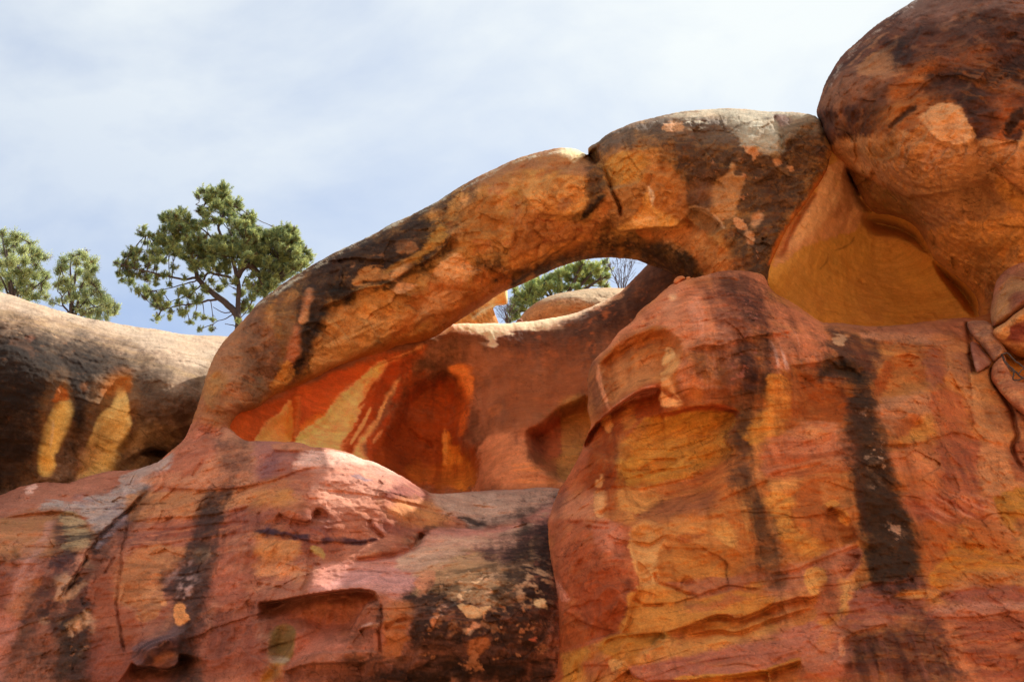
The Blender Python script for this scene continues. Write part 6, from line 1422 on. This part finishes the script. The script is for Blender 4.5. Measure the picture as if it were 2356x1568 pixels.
pine_limbs = [
    ([(548, 775, 0)]+S('a', (2200,1560), (2150,1470), (2060,1390,.1), (1960,1320,.15), (1870,1240,.2), (1820,1190,.2), (1800,1110,.2), (1790,1050,.2)), .125, .05),
    ([(552, 760, 0)]+S('a', (2190,1500), (2190,1380), (2200,1270,-.1), (2180,1160,-.2), (2150,1060,-.2), (2130,930,-.2), (2080,860,-.1), (2030,790), (2000,700), (2035,640), (2060,560), (2080,450), (2060,350)), .085, .018),
    (S('a', (2180,1170,-.2), (2230,1080,-.2), (2290,1050,-.1), (2354,1110,0), (2420,1200,.1), (2440,1240,.1)), .09, .10),
    (S('a', (2190,1100,-.2), (2260,1000,-.2), (2354,950,-.2))+S('b', (100,900,-.1), (230,840,0), (330,760,0)), .05, .015),
    (S('a', (1830,1180,.2), (1780,1170,.2), (1700,1195,.1), (1600,1170,0), (1480,1150,-.1), (1370,1120,-.2), (1250,1090,-.2), (1120,1050,-.2)), .045, .012),
    (S('a', (1990,1370,.15), (1900,1385,.1), (1800,1410), (1700,1420,-.1), (1580,1440,-.1), (1480,1470,-.1)), .04, .010),
    (S('a', (1850,1240,.2), (1780,1300,.3), (1680,1360,.3), (1560,1390,.3)), .025, .008),
    (S('a', (1810,1200,.2), (1700,1230,.3), (1560,1270,.3), (1440,1290,.3)), .025, .008),
    (S('a', (2120,1170,-.1), (2000,1145), (1900,1120,.1), (1870,1200,.1)), .045, .03),
    (S('a', (1790,1080,.2), (1700,960,.1), (1600,880), (1480,820), (1340,780)), .04, .012),
    (S('a', (1800,1090,.2), (1740,900,.3), (1700,760,.3), (1660,640,.3)), .035, .012),
    (S('a', (1960,815,.0), (1900,760), (1840,710), (1770,710)), .03, .010),
    (S('a', (1960,830,.0), (1900,740), (1895,680)), .018, .006),
    (S('a', (2150,1060,-.2), (2230,880,-.3), (2260,720,-.3), (2290,600,-.3)), .035, .010),
    (S('a', (2000,700), (1960,640), (1900,560), (1800,500)), .015, .005),
    (S('a', (2140,1480), (2070,1500), (2010,1480), (1960,1440)), .02, .007),
    (S('a', (2150,1500), (2090,1545), (2000,1570), (1960,1600)), .02, .006),
    (S('e', (2180,330), (2120,318), (2068,310)), .018, .008),
    (S('a', (2230,1250,-.1), (2260,1150), (2300,1180), (2340,1160)), .02, .006),
]
pine_clumps = CL('a', """2050,340,13 1960,370,11 1870,375,13 1825,420,9 1955,430,15 2060,420,15 2110,480,14 2010,510,15 2185,490,12 2200,530,9 1935,540,10 2060,560,13 1890,610,11 1900,450,10
2315,600,12 2250,650,15 2180,680,14 2300,700,15 2220,760,14 2315,790,14 2150,600,9 2140,760,10
1560,590,10 1500,640,10 1670,565,12 1620,640,13 1720,620,12 1700,700,15 1785,660,9 1590,720,12 1620,780,13 1720,790,15 1790,740,11 1510,600,7
1320,710,8 1310,770,9 1370,770,7 1340,850,9 1480,790,13 1430,850,12 1530,850,13 1400,930,11 1470,930,12 1510,720,9
1210,900,6 1280,930,7 1150,960,8 1230,980,10 1330,1000,11 1080,1040,9 1150,1050,12 1240,1060,10 1090,1140,9 1170,1130,11 1120,1190,7 1200,1210,10 1270,1150,10 1260,1290,9 1340,1280,9 1340,1350,8 1420,1350,8 1430,1230,7 1350,1180,7
1800,840,19 1750,910,17 1870,900,19 1950,870,15 1850,970,17 1950,960,17 2040,900,15 2060,980,15 2150,940,15 2130,870,13 2230,900,17 2310,860,15 2325,940,12 1600,870,13 1650,920,13 1790,1040,12 1950,1050,12 2090,1030,10 1880,810,12
1600,1080,7 1550,1140,6 1780,1270,7 1900,1290,10 1840,1360,8 2020,1270,11 1500,1300,7 1440,1420,9 1500,1440,9 1450,1530,7 1570,1480,6 1700,1490,7 1740,1430,7 1800,1520,8 1880,1540,7 1960,1560,6 1640,1310,7 1560,1230,6 1700,1180,6 1940,1200,8 2060,1210,8
2300,1250,12 2330,1350,11 2250,1400,11 2200,1330,9 2230,1460,11 2310,1460,10 2320,1150,9""") + CL('e', "1750,295,7 1830,360,5 1940,360,6 1440,260,7 1550,250,6 1650,200,6 2190,280,6") + CL('b', """200,720,9 290,710,11 350,750,11 270,780,12 340,840,12 200,800,12 150,860,11 60,830,10 30,740,9 430,910,12 340,920,14 260,910,12 480,960,11 380,990,14 510,1005,7 280,980,12 440,1050,11 320,1070,11 220,1020,11 160,950,11 60,920,13 20,1000,13 90,1030,10 120,1170,14 60,1210,12 200,1180,12 160,1250,11 60,1300,12 20,1240,11 90,1340,9 280,1130,9 400,1110,7""")
_r = np.random.RandomState(77)
crown = np.array([(262,608),(300,565),(328,525),(368,490),(420,482),(447,500),(440,450),(468,436),(512,424),(540,460),(558,485),(585,485),(600,532),(640,516),(684,522),(716,590),(700,618),(640,665),(575,712),(545,690),(505,655),(470,690),(430,730),(362,728),(332,684),(272,640)], float)
_u = _r.uniform(260, 720, 1500).astype(np.float32); _v = _r.uniform(420, 735, 1500).astype(np.float32)
_d = sdf(crown, _u, _v); _hole = ((np.hypot(_u-505, _v-645) < 26) | (np.hypot(_u-492, _v-525) < 16) | (np.hypot(_u-415, _v-615) < 22) | (np.hypot(_u-400, _v-660) < 24) | (np.hypot(_u-585, _v-630) < 18))
_w = np.where(_v > 630, .35, 1.0)*np.where(_u < 340, .5, 1.0)*np.where(_u > 560, 2.4, 1.0)
_ok = (_d > 8) & ~_hole & (_r.rand(1500) < .34*_w)
pine_clumps += [(float(a), float(b), float(_r.uniform(7, 11))) for a, b in zip(_u[_ok], _v[_ok])]
tree('pinyon_pine', 'gnarled green pinyon pine with dark forked trunk, standing behind the foot of the arch', 'pine tree', (548, 770), pine_limbs, pine_clumps, 32.0, 3, 'pine')

def auto_limbs(base, tips, rng, sway=6):
    out = []
    for (u, v, dy) in tips:
        bu, bv = base; m = [(bu, bv, 0)]
        for t in (.3, .6, .85): m.append((bu+(u-bu)*t**1.25+rng.uniform(-sway, sway), bv+(v-bv)*t+rng.uniform(-sway, sway)*.6, dy*t))
        m.append((u, v, dy)); out.append(m)
    return out
def juniper(label, base, tips, clumps, Y0, seed, group):
    rng = np.random.RandomState(seed)
    L = [(m, .06 if i < 2 else .04, .008) for i, m in enumerate(auto_limbs(base, tips, rng))]
    tree('juniper', label, 'juniper tree', base, L, clumps, Y0, seed, 'juniper', group, green=(.54, .58, .24), dark=(.18, .25, .12), spread=1.2, barkm=BARK)
JG = 'junipers on the cliff top'
juniper('bushy yellow green juniper at the left edge of the photo, on the cliff top', (30, 720), S('a', (60,850), (150,780,.4), (280,850,-.3), (400,960,.3), (20,760,-.4), (440,1150,.2), (250,1000,-.5), (-150,900,.2)),
    CL('a', """20,760,11 130,790,13 190,800,12 70,840,14 150,870,16 -60,850,16 -150,950,18 280,860,11 300,930,12 210,920,14 60,940,16 360,950,11 410,980,10 320,1010,12 220,1020,14 110,1030,16 0,1040,16 340,1060,8 -80,1050,18
150,1120,16 260,1120,14 400,1130,11 440,1160,9 60,1140,16 -60,1160,18 320,1160,14 400,1220,12 200,1210,16 100,1230,16 0,1240,16 300,1250,14 430,1260,9 380,1310,10 240,1310,14 140,1300,14 -100,1260,16 330,1340,11 420,1350,8 260,1370,8"""), 33.0, 21, JG)
juniper('open crowned juniper with grey stems, second one from the left edge', (165, 740), S('a', (660,990), (740,960,.3), (840,1050,-.3), (560,1050,.3), (900,1250,.2), (960,1400,-.3), (1050,1420,.3), (530,1300,-.2), (700,1250,-.4)),
    CL('a', """590,1010,11 660,985,11 740,960,12 780,990,10 700,1030,11 850,1030,11 880,1080,9 800,1060,12 550,1080,10 540,1120,9 600,1080,10 730,1120,10 840,1130,11 800,1170,12 690,1180,9 560,1200,9 610,1200,11 530,1240,9 760,1240,12 870,1220,12 910,1260,10 650,1260,11 590,1280,10
840,1300,12 920,1320,11 780,1320,12 960,1360,10 990,1370,8 700,1340,11 640,1340,9 880,1390,12 810,1400,12 740,1400,11 1040,1410,9 1080,1440,8 1000,1430,10 940,1440,11 700,1450,9 760,1480,11 840,1480,11 910,1500,11 990,1490,10 1060,1490,7 820,1530,9 900,1545,8 980,1545,6 600,1380,7 540,1380,7 470,1400,6"""), 32.5, 22, JG)
rng0 = np.random.RandomState(5)
tree('pinyon_pine', 'bright green pine seen through the arch, behind the tan boulder', 'pine tree', (1290, 720),
     [(m, .09, .012) for m in auto_limbs((1290, 720), S('g', (300,280), (450,180,.3), (650,130,-.3), (850,100,.2), (820,250), (250,330,.3), (150,450,-.2), (80,560,.2), (700,330,-.2), (20,420,.1)), rng0)],
     CL('g', """640,130,13 580,150,12 680,170,12 740,140,10 850,110,9 860,180,10 780,170,13 800,230,12 870,240,8 700,230,14 600,210,15 510,180,14 440,210,14 380,240,12 520,260,15 640,290,14 740,290,13 820,300,10 430,290,14 330,270,12 250,290,13 180,300,12 300,330,14 220,350,13 400,350,13 500,340,12 600,340,11 870,330,8 150,340,12 130,300,8
240,400,12 170,410,13 100,420,12 30,370,10 50,430,12 200,450,12 120,470,12 30,490,12 90,530,11 30,560,10 180,480,10 20,620,9 60,600,8 -20,560,10 -30,640,8 280,380,10 350,330,10"""), 33.0, 24, 'pine', green=(.56, .60, .19), dark=(.20, .30, .12), spread=.7)
def shrub(name, label, base, tips, Y0, seed, twigs, r0=.02):
    rng = np.random.RandomState(seed); root = empty(name, atv(*base, Y0)); tag(root, label, 'bare shrub'); W = Wood()
    for m in auto_limbs(base, tips, rng, 1.5):
        q = bend([atv(u, v, Y0+d) for u, v, d in m], rng, .004); W.tube(q, r0, r0*.3, 5)
        for k in range(twigs):
            i = rng.randint(len(q)//3, len(q)-1); a = q[i]; d = q[i+1]-q[i-1]; d /= np.linalg.norm(d)+1e-6
            d = d+rng.normal(size=3)*.55; d /= np.linalg.norm(d); ln = rng.uniform(.12, .38)
            e = a+d*ln+np.array([0, 0, .05]); W.tube([a, (a+e)/2+rng.normal(size=3)*.02, e], r0*.4, r0*.2, 4)
            for z in range(2):
                f0 = a+(e-a)*rng.uniform(.4, .9); W.tube([f0, f0+(d+rng.normal(size=3)*.6)*.09+np.array([0, 0, .04])], r0*.28, r0*.16, 3)
    W.build('stems', TWIG, root)
shrub('bare_shrub', 'leafless grey shrub with thin upright stems in the gap under the arch', (1432, 690), S('g', (880,120), (900,150,.2), (960,75,-.2), (1000,70,.1), (1045,70,.2), (1060,60,-.1), (1100,130,.2), (930,180,-.2), (1130,100,.1)), 32.0, 31, 9, .016)
shrub('bare_shrub', 'small leafless twiggy shrub between the orange outcrop and the pine', (1170, 752), S('f', (2250,0), (2270,-30,.1), (2310,-40,-.1), (2340,-60,.1), (2360,20,.1), (2260,60,-.1), (2300,20)), 29.5, 33, 8, .013)
def dead_branch():
    root = empty('dead_branch', atv(2330, 845, 19.0)); tag(root, 'black forked dead branch hanging below the purple hearted boulder', 'dead branch'); W = Wood(); rng = np.random.RandomState(8)
    for pts, a, b in ((((2150,495), (2170,560), (2250,635), (2300,680), (2354,725)), .022, .014), (((2150,495), (2200,480), (2270,560), (2330,600), (2380,640)), .012, .016), (((2250,640), (2265,680), (2245,725), (2290,740), (2354,715), (2400,700)), .016, .012),
                      (((2155,520), (2190,600), (2245,660)), .010, .008), (((2300,680), (2330,640), (2400,600)), .010, .008)):
        W.tube(bend([atv(u, v, 19.05+.1*rng.rand()) for u, v, _ in S('l', *pts)], rng, .004), a, b, 6)
    W.build('twigs', BARK, root)
dead_branch()
